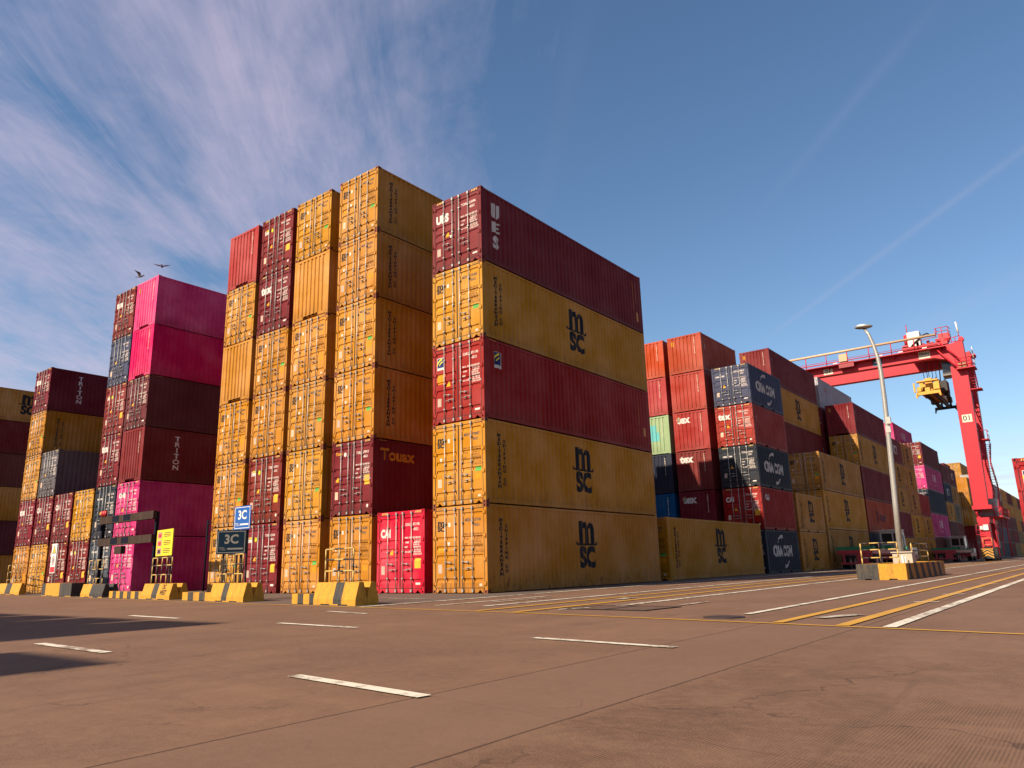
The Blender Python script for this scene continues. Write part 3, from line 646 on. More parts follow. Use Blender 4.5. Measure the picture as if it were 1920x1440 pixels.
# ------------------------------------------------------------------ container builder
C_ = dict(Y=(0.68, 0.292, 0.036), YO=(0.60, 0.258, 0.040), M=(0.230, 0.020, 0.022), M2=(0.260, 0.032, 0.026), R=(0.44, 0.024, 0.022), BR=(0.66, 0.014, 0.032), P=(0.86, 0.075, 0.235), PD=(0.80, 0.016, 0.140),
          N=(0.032, 0.037, 0.062), B=(0.190, 0.042, 0.032), RO=(0.44, 0.050, 0.034), O=(0.56, 0.085, 0.034), OR=(0.60, 0.17, 0.055), G=(0.15, 0.135, 0.14), K=(0.075, 0.085, 0.105), GN=(0.42, 0.58, 0.30), BL=(0.008, 0.10, 0.20), W=(0.55, 0.50, 0.47), T=(0.30, 0.2, 0.09))
C_ = {k: tuple(c * 0.56 for c in v) for k, v in C_.items()}
WORD = dict(Y='yellow', YO='faded yellow', M='maroon', M2='dull maroon', R='red', BR='bright red', P='pink', PD='magenta', N='navy', B='brown', RO='brick red', O='orange', OR='light orange', G='grey', K='dark slate', GN='pale green', BL='blue', W='white', T='tan')
def container(size, col, xr, y0, z, face, side=None, dstyle=None, near=1, label='', group=None, i=0, rust=None, extra=None):
    p = P[size]; L, H = p['L'], p['H']; c = C_[col]; rust = (0.25 + 0.65 * rnd.random() ** 2) if rust is None else rust
    k = 0.86 + 0.24 * rnd.random(); kg = 0.93 + 0.16 * rnd.random(); cc = (min(c[0] * k, 1), c[1] * k * kg, c[2] * k * (0.8 + 0.7 * rnd.random()), rust)
    t_ = thing('shipping_container', label, 'shipping container', (xr - CW / 2, y0 if face == 'd' else y0 + L, z), 0.0 if face == 'd' else math.pi, group)
    cast = cc
    if col in ('Y', 'YO'): cast = (0.19, 0.060, 0.030, 0.8)
    ob('frame', p['nframe' if near > 1 else 'frame'], t_, color=cc); ob('body', p['body'], t_, color=cc)
    dl = ob('door', p['door'], t_, (-1.108, 0, 0), color=cc); dr = ob('door', p['rdoor'], t_, (1.108, 0, 0), color=cc)
    ob('gasket', p['gasket'], t_)
    if face == 'd' or near == 0:
        for d_, xs in ((dl, (-0.61, -0.17)), (dr, (0.17, 0.61))):
            off = 1.108 if d_ is dl else -1.108
            for n_, x in enumerate(xs):
                r_ = ob('locking_rod', p['rod'], d_, (x + off, 0, 0))
                if near > 1: ob('handle', p['h1'] if n_ == 0 else p['h2'], d_, (x + off, 0, 0))
    if near > 1:
        for sx in (-1, 1):
            for zz_ in (0, H - 0.118): ob('corner_casting', CAST[sx], t_, (0, 0, zz_), color=cast)
    if near > 0 and face == 'd':
        ob('hazard_pattern', p['stripes'], t_, color=(0.62, 0.42, 0.12, 0) if col not in ('Y', 'YO') else (0.16, 0.10, 0.05, 0))
        for me, cl, nm in door_art(dstyle or 'plain', size, H, i): ob(nm, me, t_, color=(*cl, 0))
    if near > 0 and face == 'b':
        ea = end_art(size, H, i, (0.6, 0.5, 0.4) if col not in ('Y', 'YO') else (0.2, 0.1, 0.03))
        if dstyle == 'tex': ea += tex_end(size, H)
        if col == 'GN': ea += [(decal(('patch',), lambda: rects(bmesh.new(), [(-0.75, 0.25, 0.9, 2.0), (0.25, 0.45, 0.9, 1.5)]), to_end, 'paint_patch'), (0.10, 0.34, 0.34), 'paint_patch')]
        for me, cl, nm in ea: ob(nm, me, t_, (0, L, 0), math.pi, color=(*cl, 0))
    if side:
        for me, cl, nm in art(side, size, L, H):
            o = ob(nm, me, t_, (0, 0, 0) if face == 'd' else (0, L, 0), 0 if face == 'd' else math.pi, color=(*cl, 0))
            if nm == 'logo_field': o.location.x += 0.002
            if nm == 'logo' and side == 'florens': o.location.x += 0.004
    if extra: extra(t_, L, H)
    return t_
ORD = ['lowest', 'second up', 'third up', 'fourth up', 'fifth up', 'sixth up']
def look(col, face, side, dstyle):
    s = WORD[col] + ' container'
    return s
def stack(spec, size, xr, y0, phrase, group, near, pitch=None, single=False):
    """spec: bottom to top, each 'COL/face/side/doorstyle'"""
    H = P[size]['H']; pitch = pitch or (2.91 if size == '40' else 2.605); n = len(spec)
    for k, s in enumerate(spec):
        if not s: continue
        f = (s.split('/') + ['', '', ''])[:4]; col, face, side, ds = f[0], f[1] or 'd', f[2] or None, f[3] or None
        w = WORD[col] + ' container' + (', blind end forward' if face == 'b' else '')
        pos = '' if n == 1 else ('topmost in ' if k == n - 1 else ORD[k] + ' in ')
        lab = (w + ', ' + pos + phrase) if n > 1 else (w + ', ' + phrase)
        container(size, col, xr, y0, 0.0 + k * pitch, face, side, ds, near, lab, group, i=k + int(abs(xr) * 3 + y0), rust=1.0 if (xr == 0 and y0 == 0 and k == 0) else None)
GA = 'containers stacked in the nearer yard block'; GB = 'containers stacked in the block beyond the left lane'; GR = 'containers stacked along the road towards the crane'
XA = [0, -2.85, -5.605, -8.643, -11.397, -14.175]
stack(['Y//msc/msc', 'Y//msc/msc', 'R//florens/florens', 'Y//msc/msc', 'M//ues/ues'], '40', XA[0], 0, 'the five-high corner stack nearest the road', GA, 2)
stack(['BR//cai/cai'], '40', XA[1], 0, 'standing alone on the ground beside the corner stack', GA, 2)
stack(['Y///msc', 'M//touax/touax', 'Y//msc/msc', 'Y//msc/msc', 'Y//msc/msc', 'Y//msc/msc'], '40', XA[2], 0, 'the tallest stack beside the lone red one', GA, 2)
stack(['Y///msc', 'Y///msc', 'Y///msc', 'Y///msc', 'Y/b', 'Y///msc'], '40', XA[3], 0, 'the six-high stack left of the tallest', GA, 2)
stack(['M///triton', 'M2///triton', 'Y///msc', 'Y///msc', 'M///tex', 'M///triton'], '40', XA[4], 0, 'the maroon-topped six-high front stack', GA, 2)
stack(['Y///msc', 'Y///msc', 'Y///msc', 'Y/b', 'Y///msc', 'RO/b'], '40', XA[5], 0, 'the stack behind the blue signs', GA, 2)
stack(['Y//msc/msc'], '40', 0, 13.2, 'single behind the corner stack at the road', GR, 1)
stack(['N//cma/cma', 'R//cai/cai', 'N//cma/cma', 'RO//nums/tex', 'K//cma/cma'], '20', 0, 26.15, 'the short navy-topped roadside stack', GR, 2)
stack(['B/b//tex', 'M/b//tex', 'M2/b//tex', 'RO/b//tex', 'RO/b', 'O/b/nums'], '20', -2.95, 26.15, 'the orange-topped stack beside the navy-topped', GR, 1, 2.62)
stack(['N/b', 'BL/b', 'N/b', 'GN/b', 'RO/b', 'O/b'], '20', -5.72, 26.15, 'the half hidden stack beyond the corner', GR, 1, 2.62)
stack(['Y//msc/msc', 'YO//msc/msc'], '20', 0, 32.85, 'the short two-high roadside stack', GR, 1)
stack(['YO//msc/msc', 'Y//msc/msc', 'YO//msc/msc'], '40', 0, 39.5, 'the long three-high roadside stack', GR, 1)
stack(['M', 'B', 'Y', 'M', 'YO//msc', 'M2/b/nums'], '40', -2.85, 39.4, 'the stack behind the yellow trio', GR, 1)
stack(['K', 'O//hapag', 'M//nums', 'YO//msc/msc', 'M/b/nums'], '40', 0, 52.35, 'the roadside stack with the orange box', GR, 1)
stack(['Y', 'G', 'W', 'M', 'M', 'W//redmark'], '40', -2.85, 52.6, 'the white-topped second-row stack', GR, 1)
stack(['Y//msc', 'M', 'YO//msc', 'YO//msc', 'M2//wlogo'], '20', 0, 65.45, 'the short stack just behind the lamp', GR, 0)
stack(['YO//msc', 'Y//msc', 'YO//msc', 'Y//msc', 'YO//msc'], '20', 0, 71.75, 'the all-yellow short roadside stack', GR, 0)
stack(['Y//msc', 'Y//msc', 'R//nums'], '20', 0, 78.05, 'the three-high stack before the pink boxes', GR, 0)
stack(['B', 'P//one/one', 'N', 'P//one/one', 'M//nums/triton'], '40', 0, 84.4, 'the roadside stack holding pink boxes', GR, 1)
stack(['M', 'G', 'Y', 'B', 'M', 'P//one/one'], '40', -2.85, 84.6, 'the pink-topped second-row stack', GR, 0)
stack(['M', 'B', 'Y//msc', 'N//wlogo', 'M2//msc'], '20', 0, 97.5, 'the short stack right after the pink boxes', GR, 0)
stack(['M', 'M2', 'T//msc', 'YO//msc', 'M//wlogo'], '20', 0, 103.8, 'the last short stack before the gap', GR, 0)
stack(['M', 'M/b', 'YO', 'YO', 'Y/b'], '20', 0, 122.2, 'the yellow-topped stack by the crane', GR, 0)
stack(['G', 'YO', 'M', 'Y', 'B', 'M//nums/triton'], '20', -2.85, 122.4, 'the maroon-topped stack just above the yellow ones', GR, 0)
stack(['G', 'K', 'M', 'Y', 'R', 'RO'], '20', -8.6, 122.4, 'the far red-topped stack left of the crane', GR, 0)
far = [('20', ['M', 'Y', 'M', 'Y/b', 'YO']), ('40', ['G', 'K', 'M', 'W', 'W']), ('40', ['G', 'M', 'M2', 'M', 'T']), ('40', ['K', 'G', 'M', 'M2', 'W/b']), ('40', ['M', 'B', 'M', 'Y/b', 'Y/b']), ('40', ['T', 'M', 'B', 'Y', 'M']), ('40', ['Y', 'T', 'Y', 'Y/b', 'Y']), ('40', ['M', 'YO', 'B', 'Y/b', 'M'])]
yy = 128.6
for n_, (sz, sp_) in enumerate(far):
    stack(sp_, sz, 0, yy, ('the faded-yellow-topped stack behind the crane leg', 'the double-white-topped stack behind the crane stairs', 'the tan-topped stack just past the crane',
        'the far stack under a single white box', 'the far stack with two yellow blind ends', 'the farthest maroon-topped stack but one', 'the farthest yellow-topped stack', 'the last stack before the right edge')[n_], GR, 0); yy += P[sz]['L'] + 0.75
stack(['M', 'G', 'M', 'Y', 'K', 'YO'], '40', -2.85, 141.5, 'the second-row stack above the far grey boxes', GR, 0)
# block beyond the left lane
XB = [-23.85, -26.10, -29.10, -31.95, -34.65, -37.20]; XB = [-23.85, -26.45, -29.15, -31.9, -34.65, -37.35]
stack(['P///one', 'P///one', 'M2/b/triton', 'B///plain', 'PD/b', 'P/b'], '40', XB[0], 0, 'the pink-topped stack at left', GB, 2)
stack(['K///cma', 'N///cma', 'M///tex', 'M2///triton', 'K///plain', 'M2///tex'], '40', XB[1], 0, 'the maroon-topped stack left of the pink one', GB, 2)
stack(['M///triton', 'Y///msc'], '40', XB[2], 0, 'the yellow-topped two-high stack', GB, 2)
stack(['M///triton', 'M2///cai'], '40', XB[3], 0, 'the all-maroon two-high stack', GB, 2)
stack(['Y///msc', 'M///cai', 'G//cronos/plain'], '40', XB[4], 0, 'the grey-topped three-high stack', GB, 2)
stack(['Y///msc', 'M///tex', 'Y///msc', 'Y//msc/msc', 'M//triton/tex'], '40', XB[5], 0, 'the five-high stack at the far left', GB, 2)
stack(['Y//', 'B//', 'YO//', 'B//', 'M//', 'YO//msc'], '40', -58.7, 0, 'the stack at the left picture edge', 'containers of the farthest left block', 0)
stack(['G', 'M', 'K', 'M', 'B'], '40', -5.7, 39.4, 'the hidden third-row stack', GR, 0)
stack(['G', 'M', 'K', 'M', 'B', 'M2//wlogo'], '20', -2.85, 109.5, 'the maroon-topped stack before the gap', GR, 0)
# block behind the camera, whose shadows fall on the road
GD = 'containers in the block behind the camera'
for n_, (xr, h) in enumerate(((2.2, 5), (-0.6, 3), (-3.35, 6), (-6.15, 6), (-9.0, 6), (-11.8, 6), (-14.6, 6), (-18.5, 6))):
    for k in range(h): container('40', ['M', 'Y', 'R', 'Y', 'M2', 'B'][(k + n_) % 6], xr, -35.0 - L40, k * 2.91, 'b', None, None, 0, '%s container in the block behind the camera, %s, row %d' % (WORD[['M', 'Y', 'R', 'Y', 'M2', 'B'][(k + n_) % 6]], ORD[k], n_ + 1), GD)

# ------------------------------------------------------------------ ground and markings
def sheet(name, pts, z, mat):
    bm = bmesh.new(); poly(bm, [(x, y, z) for x, y in pts]); o = ob(name, mesh(bm, name, mat, fix=False)); return tag(o, kind='structure')
sheet('ground', [(-900, -600), (900, -600), (900, 1500), (-900, 1500)], 0.0, GROUND)
sheet('block_paving', [(-75, 4.0), (-30, -2.75), (-14, -5.2), (1.9, -7.1), (1.55, 3), (1.55, 118), (-75, 118)], 0.004, PAVERS)
def pl(x, off): return -7.22 + off - 0.14 * (x - 2.6)
def line(name, a, b, w, mat, z=0.008, n=1):
    a, b = Vector((*a, 0)), Vector((*b, 0)); d = (b - a).normalized(); s = Vector((-d.y, d.x, 0)) * w / 2
    bm = bmesh.new(); poly(bm, [(*(a + s).xy, z), (*(a - s).xy, z), (*(b - s).xy, z), (*(b + s).xy, z)])
    return tag(ob(name, mesh(bm, name, mat, fix=False)), kind='structure')
line('yellow_stop_line', (-34, -2.6), (2.6, -7.22), 0.11, LINE_Y); line('yellow_stop_line', (2.6, -7.22), (7.1, -7.83), 0.10, LINE_Y); line('yellow_stop_line', (7.1, -7.83), (12.2, -8.82), 0.10, LINE_Y)
line('yellow_stop_line', (12.2, -8.82), (15.2, -9.47), 0.10, LINE_Y); line('yellow_stop_line', (15.2, -9.47), (24.0, -11.3), 0.10, LINE_Y)
for x, y0, y1, w, mt in ((6.05, -7.6, 95, 0.10, LINE_Y), (7.1, -7.75, 95, 0.11, LINE_Y), (12.33, -8.75, 110, 0.13, LINE_Y), (13.22, -8.98, 110, 0.14, LINE_Y),
                         (2.0, -7.1, 118, 0.11, LINE_W), (5.05, -6.2, 95, 0.10, LINE_W), (8.05, -5.6, 95, 0.11, LINE_W), (11.35, -7.3, 110, 0.11, LINE_W), (13.78, -9.05, 90, 0.13, LINE_W)):
    line('lane_line', (x, y0), (x, y1), w * (1.6 if x < 9 else 1.2), mt, 0.012)
line('lane_line', (3.6, -6.2), (3.5, -1.5), 0.12, LINE_W, 0.012)
line('lane_line', (7.5, -6.9), (7.75, -6.2), 0.12, LINE_W, 0.013)
for a, b, w in (((10.50, -15.16), (12.22, -15.38), 0.125), ((10.44, -11.72), (12.42, -12.02), 0.12), ((4.69, -11.2), (6.92, -11.43), 0.13), ((4.56, -14.85), (6.82, -15.0), 0.14), ((-1.16, -10.88), (1.24, -11.08), 0.16),
                ((2.6, -8.5), (4.3, -8.9), 0.10), ((16.2, -10.9), (17.0, -10.9), 0.3), ((15.3, -6.8), (15.9, -6.8), 0.3)):
    line('lane_dash', a, b, w, LINE_W, 0.010)
for k in range(7):
    y = -3.5 + k * 3.1; line('worn_tick_mark', (13.05, y), (13.45, y + 0.1), 0.10, LINE_W, 0.014)
for a, b, w in (((1.9, -6.3), (2.0, -4.6), 0.12), ((4.1, -4.8), (4.15, -2.2), 0.14), ((6.6, -3.0), (6.6, -2.4), 0.3), ((1.2, -5.9), (-0.4, -5.5), 0.10), ((0.9, -3.6), (-1.6, -3.2), 0.12), ((9.2, -5.2), (9.25, -3.9), 0.10), ((12.6, -7.8), (12.95, -7.0), 0.22), ((3.4, 6.0), (3.4, 14.0), 0.16), ((9.3, 21.0), (9.3, 27.0), 0.2)):
    line('worn_white_mark', a, b, w, LINE_W2, 0.0165)
# grate and manhole in the road
g_ = tag(ob('drain_cover', None, None, (8.45, -6.15, 0.0), -0.1), 'rectangular double steel cover set in the road by the yellow line', 'drain cover')
bm = bmesh.new()
for a, b, c, d in ((-0.95, 0.95, -0.62, -0.57), (-0.95, 0.95, 0.57, 0.62), (-0.95, -0.90, -0.57, 0.57), (0.90, 0.95, -0.57, 0.57), (-0.025, 0.025, -0.57, 0.57)): box(bm, a, b, c, d, 0.002, 0.015)
ob('frame', mesh(bm, 'frame', DARK), g_)
for s in (-1, 1):
    bm = bmesh.new(); box(bm, 0.03 if s > 0 else -0.89, 0.89 if s > 0 else -0.03, -0.56, 0.56, 0.0, 0.010); ob('cover_plate', mesh(bm, 'cover_plate', make_flat('worn_steel', (0.17, 0.10, 0.07), 0.6, 0.2, 0.2)), g_)
bm = bmesh.new(); prism(bm, [(0.31 * math.cos(a * math.pi / 14), 0.31 * math.sin(a * math.pi / 14), 0.001) for a in range(28)], (0, 0, 0.012)); prism(bm, [(0.26 * math.cos(a * math.pi / 14), 0.26 * math.sin(a * math.pi / 14), 0.013) for a in range(28)], (0, 0, 0.004))
tag(ob('manhole_cover', mesh(bm, 'manhole_cover', make_flat('cast_iron', (0.05, 0.032, 0.027), 0.6, 0.2)), None, (11.25, -7.95, 0)), 'round dark iron cover in the road near the double yellow line', 'manhole cover')

# ------------------------------------------------------------------ concrete barriers with railings
def segs(bm, prof, x0, x1, mi):
    prism(bm, [(x0, y, z) for y, z in prof], (x1 - x0, 0, 0), mi)
def barrier(x0, x1, label, cols, off=0.35, h=0.56, prof=None, double=True, group='concrete barriers along the yellow line', extra=None, dx=0.0):
    """cols: list of (fraction start, fraction end, 0 yellow / 1 black)"""
    L = math.hypot(x1 - x0, 0.14 * (x1 - x0)); rz = math.atan(-0.14)
    t_ = thing('concrete_barrier', label, 'barrier', (x0, pl(x0, off), 0), rz, group)
    pr = prof or [(0, 0.03), (0, 0.15), (0.10, h), (0.23, h), (0.33, 0.15), (0.33, 0.03)]
    for n_, y in enumerate((0.0, 0.34) if double else (0.0,)):
        bm = bmesh.new(); p = [(a + y, z) for a, z in pr]
        for a, b, c in cols: segs(bm, p, L * a, L * b, c)
        for a in (0.18, 0.60): box(bm, L * a, L * (a + 0.22), y + 0.02, y + 0.31, 0.0, 0.031, 1)
        for a, b in ((0.0, 0.18), (0.40, 0.60), (0.82, 1.0)): box(bm, L * a, L * b, y + 0.0, y + 0.33, 0.0, 0.03, 0)
        bmesh.ops.remove_doubles(bm, verts=bm.verts, dist=1e-4)
        ob('concrete_block', mesh(bm, 'concrete_block', [CONC_Y, CONC_K]), t_)
    return t_
barrier(-0.60, 1.38, 'large double yellow barrier with one black band, nearest the lone red container', [(0, 0.48, 0), (0.48, 0.68, 1), (0.68, 1, 0)])
barrier(-7.1, -4.69, 'double yellow barrier with a black band carrying the two blue signs', [(0, 0.36, 0), (0.36, 0.52, 1), (0.52, 1, 0)])
b3 = barrier(-13.3, -10.5, 'double yellow barrier lettered in black below the yellow notice', [(0, 0.36, 0), (0.36, 0.55, 1), (0.55, 1, 0)])
barrier(-21.1, -18.0, 'barrier half yellow and half chipped black below the grey gate', [(0, 0.42, 0), (0.42, 1, 1)])
barrier(-27.9, -22.6, 'plain block barrier painted dark, yellow and black, left of the gate', [(0, 0.14, 1), (0.14, 0.62, 0), (0.62, 1, 1)], h=0.62, prof=[(0, 0.03), (0, 0.62), (0.7, 0.62), (0.7, 0.03)], double=False)
barrier(-38.5, -33.0, 'yellow barrier with a dark band cut by the left picture edge', [(0, 0.35, 0), (0.35, 0.6, 1), (0.6, 1, 0)], off=0.4, h=0.64, double=False)
for txt, z in (('DC', 0.44), ('WEST', 0.24)):
    bm = text_bm(txt, 0.24, 'CENTER', 0.008)
    for v in bm.verts:
        zz_ = v.co.y; v.co = (v.co.x, 0, zz_ * 0.95)
    for v in bm.verts: v.co.y = 0.10 * (z + v.co.z - 0.15) / 0.41 - 0.004
    ob('lettering', mesh(bm, 'lettering', DECAL, fix=False), b3, (2.12, 0, z), color=(0.02, 0.018, 0.016, 0))
def curb(x0, x1, label, n):
    L = math.hypot(x1 - x0, 0.14 * (x1 - x0)); t_ = tag(ob('striped_curb', None, None, (x0, pl(x0, 0.42), 0), math.atan(-0.14)), label, 'curb block', 'low striped curb blocks')
    bm = bmesh.new()
    for k in range(n): box(bm, L * k / n, L * (k + 1) / n, 0, 0.28, 0.02 if k % 2 else 0.0, 0.27, k % 2)
    bmesh.ops.remove_doubles(bm, verts=bm.verts, dist=1e-4)
    ob('striped_block', mesh(bm, 'striped_block', [CONC_Y, CONC_K]), t_)
curb(-1.85, -0.62, 'low striped curb block joining the nearest barrier', 4)
curb(-9.5, -7.15, 'low striped curb block between the sign barrier and lettered barrier', 5)
curb(-17.3, -13.35, 'long low striped curb block right of the grey gate', 9)

RAILC = [(0.55, 0.33, 0.08), (0.055, 0.040, 0.03)]
RAILM = [make_flat('yellow_rail_paint', (0.62, 0.40, 0.12), 0.5, 0.1, scale=12, chips=0.3), make_flat('black_rail_paint', (0.045, 0.03, 0.024), 0.5, 0.2, scale=12)]
def railing(x0, x1, label, levels, z0, posts, off=0.62, r=0.022, alt=0):
    L = math.hypot(x1 - x0, 0.14 * (x1 - x0)); t_ = thing('pipe_railing', label, 'railing', (x0, pl(x0, off), 0), math.atan(-0.14), 'black and yellow pipe railings')
    for p in posts:
        bm = bmesh.new(); zs = [z0 - 0.02] + list(levels)
        for k in range(len(zs) - 1): tube(bm, [(L * p, 0, zs[k]), (L * p, 0, zs[k + 1] + 0.001)], r, 8, (k + alt) % 2 if p > 0 else 0)
        ob('post', mesh(bm, 'post', RAILM), t_)
    for j, z in enumerate(levels):
        bm = bmesh.new(); n = max(2, int(L / 0.42))
        for k in range(n): tube(bm, [(L * k / n, 0, z), (L * (k + 1) / n, 0, z)], r, 8, (k + j) % 2)
        ob('rail', mesh(bm, 'rail', RAILM), t_)
    return t_
railing(-0.45, 0.88, 'pipe railing with three rails on the nearest barrier', (0.84, 1.13, 1.40), 0.56, (0, 0.5, 1))
railing(-7.0, -5.35, 'pipe railing behind the two blue signs', (0.84, 1.14, 1.44), 0.56, (0, 0.3, 0.6, 1), off=0.62)
railing(-13.1, -11.15, 'pipe railing under the yellow notice board', (0.88, 1.22, 1.5), 0.56, (0, 0.25, 0.5, 0.75, 1))
railing(-21.1, -19.05, 'pipe railing in front of the dark slate container', (0.8, 1.2, 1.6), 0.56, (0, 0.4, 0.6, 1))
railing(-37.4, -34.2, 'pipe railing on the far left barrier', (0.85, 1.3, 1.7), 0.62, (0, 0.33, 0.66, 1))

# ------------------------------------------------------------------ signs
def panel(bm, w, h, d, mi=0): box(bm, -w / 2, w / 2, 0, d, 0, h, mi)
BLUE = make_flat('blue_sign_enamel', (0.012, 0.10, 0.40), 0.4, 0.06); NAVY = make_flat('navy_sign_enamel', (0.004, 0.016, 0.034), 0.6, 0.06, spec=0.05)
WHT = make_flat('white_sign_vinyl', (0.72, 0.70, 0.68), 0.5, 0.05); YSG = make_flat('yellow_sign_vinyl', (0.78, 0.60, 0.02), 0.5, 0.05); BLK = make_flat('black_vinyl', (0.02, 0.02, 0.02), 0.5, 0.05); RDV = make_flat('red_vinyl', (0.5, 0.02, 0.03), 0.5, 0.05)
PNK = make_flat('pink_print', (0.50, 0.25, 0.22), 0.5, 0.3, scale=30)
def front_text(body, size, x, z, y, mat, parent, name='lettering', bold=0.0, sx=1.0):
    bm = text_bm(body, size, 'CENTER', bold, sx=sx)
    for v in bm.verts: v.co = (v.co.x, 0, v.co.y)
    return ob(name, mesh(bm, name, mat, fix=False), parent, (x, y, z))
def sign3c(x, z0, w, h, d, face_mat, border, label, y_off, rz, ty=0.004):
    t_ = thing('block_sign', label, 'sign', (x, pl(x, y_off), 0), rz, 'blue block signs')
    bm = bmesh.new(); box(bm, -w / 2, w / 2, 0, d, z0, z0 + h); ob('panel', mesh(bm, 'panel', face_mat), t_)
    bm = bmesh.new(); e = 0.035; q = 0.022; zc = z0 + 0.2 * h
    for a, b, c, dd in ((-w / 2 + e, w / 2 - e, z0 + e, z0 + e + q), (-w / 2 + e, w / 2 - e, z0 + h - e - q, z0 + h - e), (-w / 2 + e, -w / 2 + e + q, z0 + e + q, z0 + h - e - q), (w / 2 - e - q, w / 2 - e, z0 + e + q, z0 + h - e - q)): box(bm, a, b, -0.003, 0.001, c, dd)
    ob('border', mesh(bm, 'border', border), t_)
    front_text('3C', h * 0.52, 0, z0 + h * 0.60, -0.004, border, t_, bold=0.012)
    front_text('TEL:', h * 0.18, -w * 0.28, z0 + h * 0.215, -0.004, border, t_)
    bm = bmesh.new(); box(bm, -w * 0.12, w * 0.40, -0.004, 0.0, z0 + h * 0.18, z0 + h * 0.25); ob('number_bar', mesh(bm, 'number_bar', border), t_)
    bm = bmesh.new()
    for s in (-1, 1): box(bm, s * w * 0.3 - 0.025, s * w * 0.3 + 0.025, d, d + 0.05, 0.56, z0 + h * 0.9)
    ob('post', mesh(bm, 'post', RAILM[1]), t_); return t_
DIMW = make_flat('dull_grey_vinyl', (0.17, 0.15, 0.13), 0.6, 0.1)
sign3c(-6.66, 2.27, 0.90, 0.78, 0.03, BLUE, WHT, 'bright blue sign reading 3C, the upper of the two', 1.15, math.radians(2))
sign3c(-6.45, 1.47, 0.98, 0.76, 0.12, NAVY, DIMW, 'dark navy box sign reading 3C, below the bright blue one', 0.70, math.radians(35))
t_ = thing('notice_board', 'yellow notice board with three small pictures and text lines', 'notice board', (-12.35, pl(-12.35, 0.72), 0), math.radians(-8))
bm = bmesh.new(); box(bm, -0.82, 0.82, 0, 0.03, 1.58, 2.56); ob('panel', mesh(bm, 'panel', YSG), t_)
for k in range(3):
    bm = bmesh.new(); box(bm, -0.72, -0.28, -0.003, 0.0, 2.24 - k * 0.30, 2.48 - k * 0.30); ob('picture', mesh(bm, 'picture', PNK), t_)
    bm = bmesh.new(); box(bm, -0.62, -0.36, -0.006, -0.003, 2.28 - k * 0.30, 2.41 - k * 0.30); ob('picture', mesh(bm, 'picture', [RDV, RDV, BLK][k]), t_)
bm = bmesh.new()
for k in range(3):
    for j in range(3): box(bm, -0.05 - 0.06 * (j == 1), 0.58 + 0.06 * (j == 1), -0.003, 0.0, 2.42 - k * 0.30 - j * 0.065, 2.445 - k * 0.30 - j * 0.065)
ob('text_lines', mesh(bm, 'text_lines', BLK), t_)
bm = bmesh.new()
for s in (-0.6, 0.6): box(bm, s - 0.025, s + 0.025, 0.03, 0.08, 0.56, 2.4)
ob('post', mesh(bm, 'post', RAILM[1]), t_)
t_ = thing('warning_sign', 'tall narrow white warning sign with yellow triangle and red footer', 'sign', (-27.35, pl(-27.35, 0.6), 0), math.radians(-6))
bm = bmesh.new(); box(bm, -0.42, 0.42, 0, 0.03, 1.12, 2.62); ob('panel', mesh(bm, 'panel', WHT), t_)
bm = bmesh.new(); poly(bm, [(-0.3, -0.004, 2.12), (0.3, -0.004, 2.12), (0, -0.004, 2.55)]); ob('triangle', mesh(bm, 'triangle', BLK, False), t_)
bm = bmesh.new(); poly(bm, [(-0.22, -0.008, 2.16), (0.22, -0.008, 2.16), (0, -0.008, 2.47)]); ob('triangle', mesh(bm, 'triangle', YSG, False), t_)
bm = bmesh.new(); poly(bm, [(-0.04, -0.012, 2.20), (0.04, -0.012, 2.20), (0, -0.012, 2.36)]); ob('symbol', mesh(bm, 'symbol', BLK, False), t_)
bm = bmesh.new(); swoosh(0, 0, 0.2, 0, 360, 0.05, 0.05, bm)
for v in bm.verts: v.co = (v.co.x, -0.004, v.co.y + 1.76)
ob('prohibition_ring', mesh(bm, 'prohibition_ring', RDV, False), t_)
bm = bmesh.new(); box(bm, -0.08, 0.08, -0.003, 0, 1.66, 1.86); ob('symbol', mesh(bm, 'symbol', BLK), t_)
bm = bmesh.new(); box(bm, -0.36, 0.36, -0.003, 0, 1.16, 1.44); ob('footer', mesh(bm, 'footer', RDV), t_)
bm = bmesh.new(); box(bm, -0.04, 0.04, 0.03, 0.1, 0.0, 2.5); ob('post', mesh(bm, 'post', GALV), t_)

# grey gate frame standing before the pink stack
GREY = make_flat('weathered_grey_paint', (0.055, 0.036, 0.029), 0.7, 0.15, scale=4, chips=0.15, spec=0.06); NBL = make_flat('navy_post_paint', (0.010, 0.011, 0.022), 0.7, 0.15, spec=0.06)
t_ = thing('height_gate', 'dark grey gate frame with two crossbeams in front of the pink containers', 'gate', (-21.0, -3.0, 0))
for z0 in (3.24, 2.24):
    bm = bmesh.new(); box(bm, -0.05, 4.95, -0.06, 0.10, z0 + 0.03, z0 + 0.34); box(bm, -0.05, 4.95, -0.08, 0.12, z0, z0 + 0.028); c_ = ob('crossbeam', mesh(bm, 'crossbeam', GREY), t_)
    bm = bmesh.new()
    for a in (1.2, 2.25): box(bm, a, a + 0.65, -0.064, -0.059, z0 + 0.05, z0 + 0.32)
    ob('dark_band', mesh(bm, 'dark_band', NBL), c_)
for x in (-0.15, 4.85):
    bm = bmesh.new(); box(bm, x - 0.065, x + 0.065, 0.11, 0.24, 0.0, 3.55); box(bm, x - 0.16, x + 0.16, 0.05, 0.32, 0.0, 0.06); ob('post', mesh(bm, 'post', NBL), t_)
bm = bmesh.new(); box(bm, 1.75, 2.4, -0.1, 0.1, 1.84, 2.18); ob('hanging_box', mesh(bm, 'hanging_box', GREY), t_)
bm = bmesh.new(); box(bm, 0.0, 0.25, -0.12, 0.12, 2.95, 3.19); ob('camera_housing', mesh(bm, 'camera_housing', NBL), t_)
bm = bmesh.new()
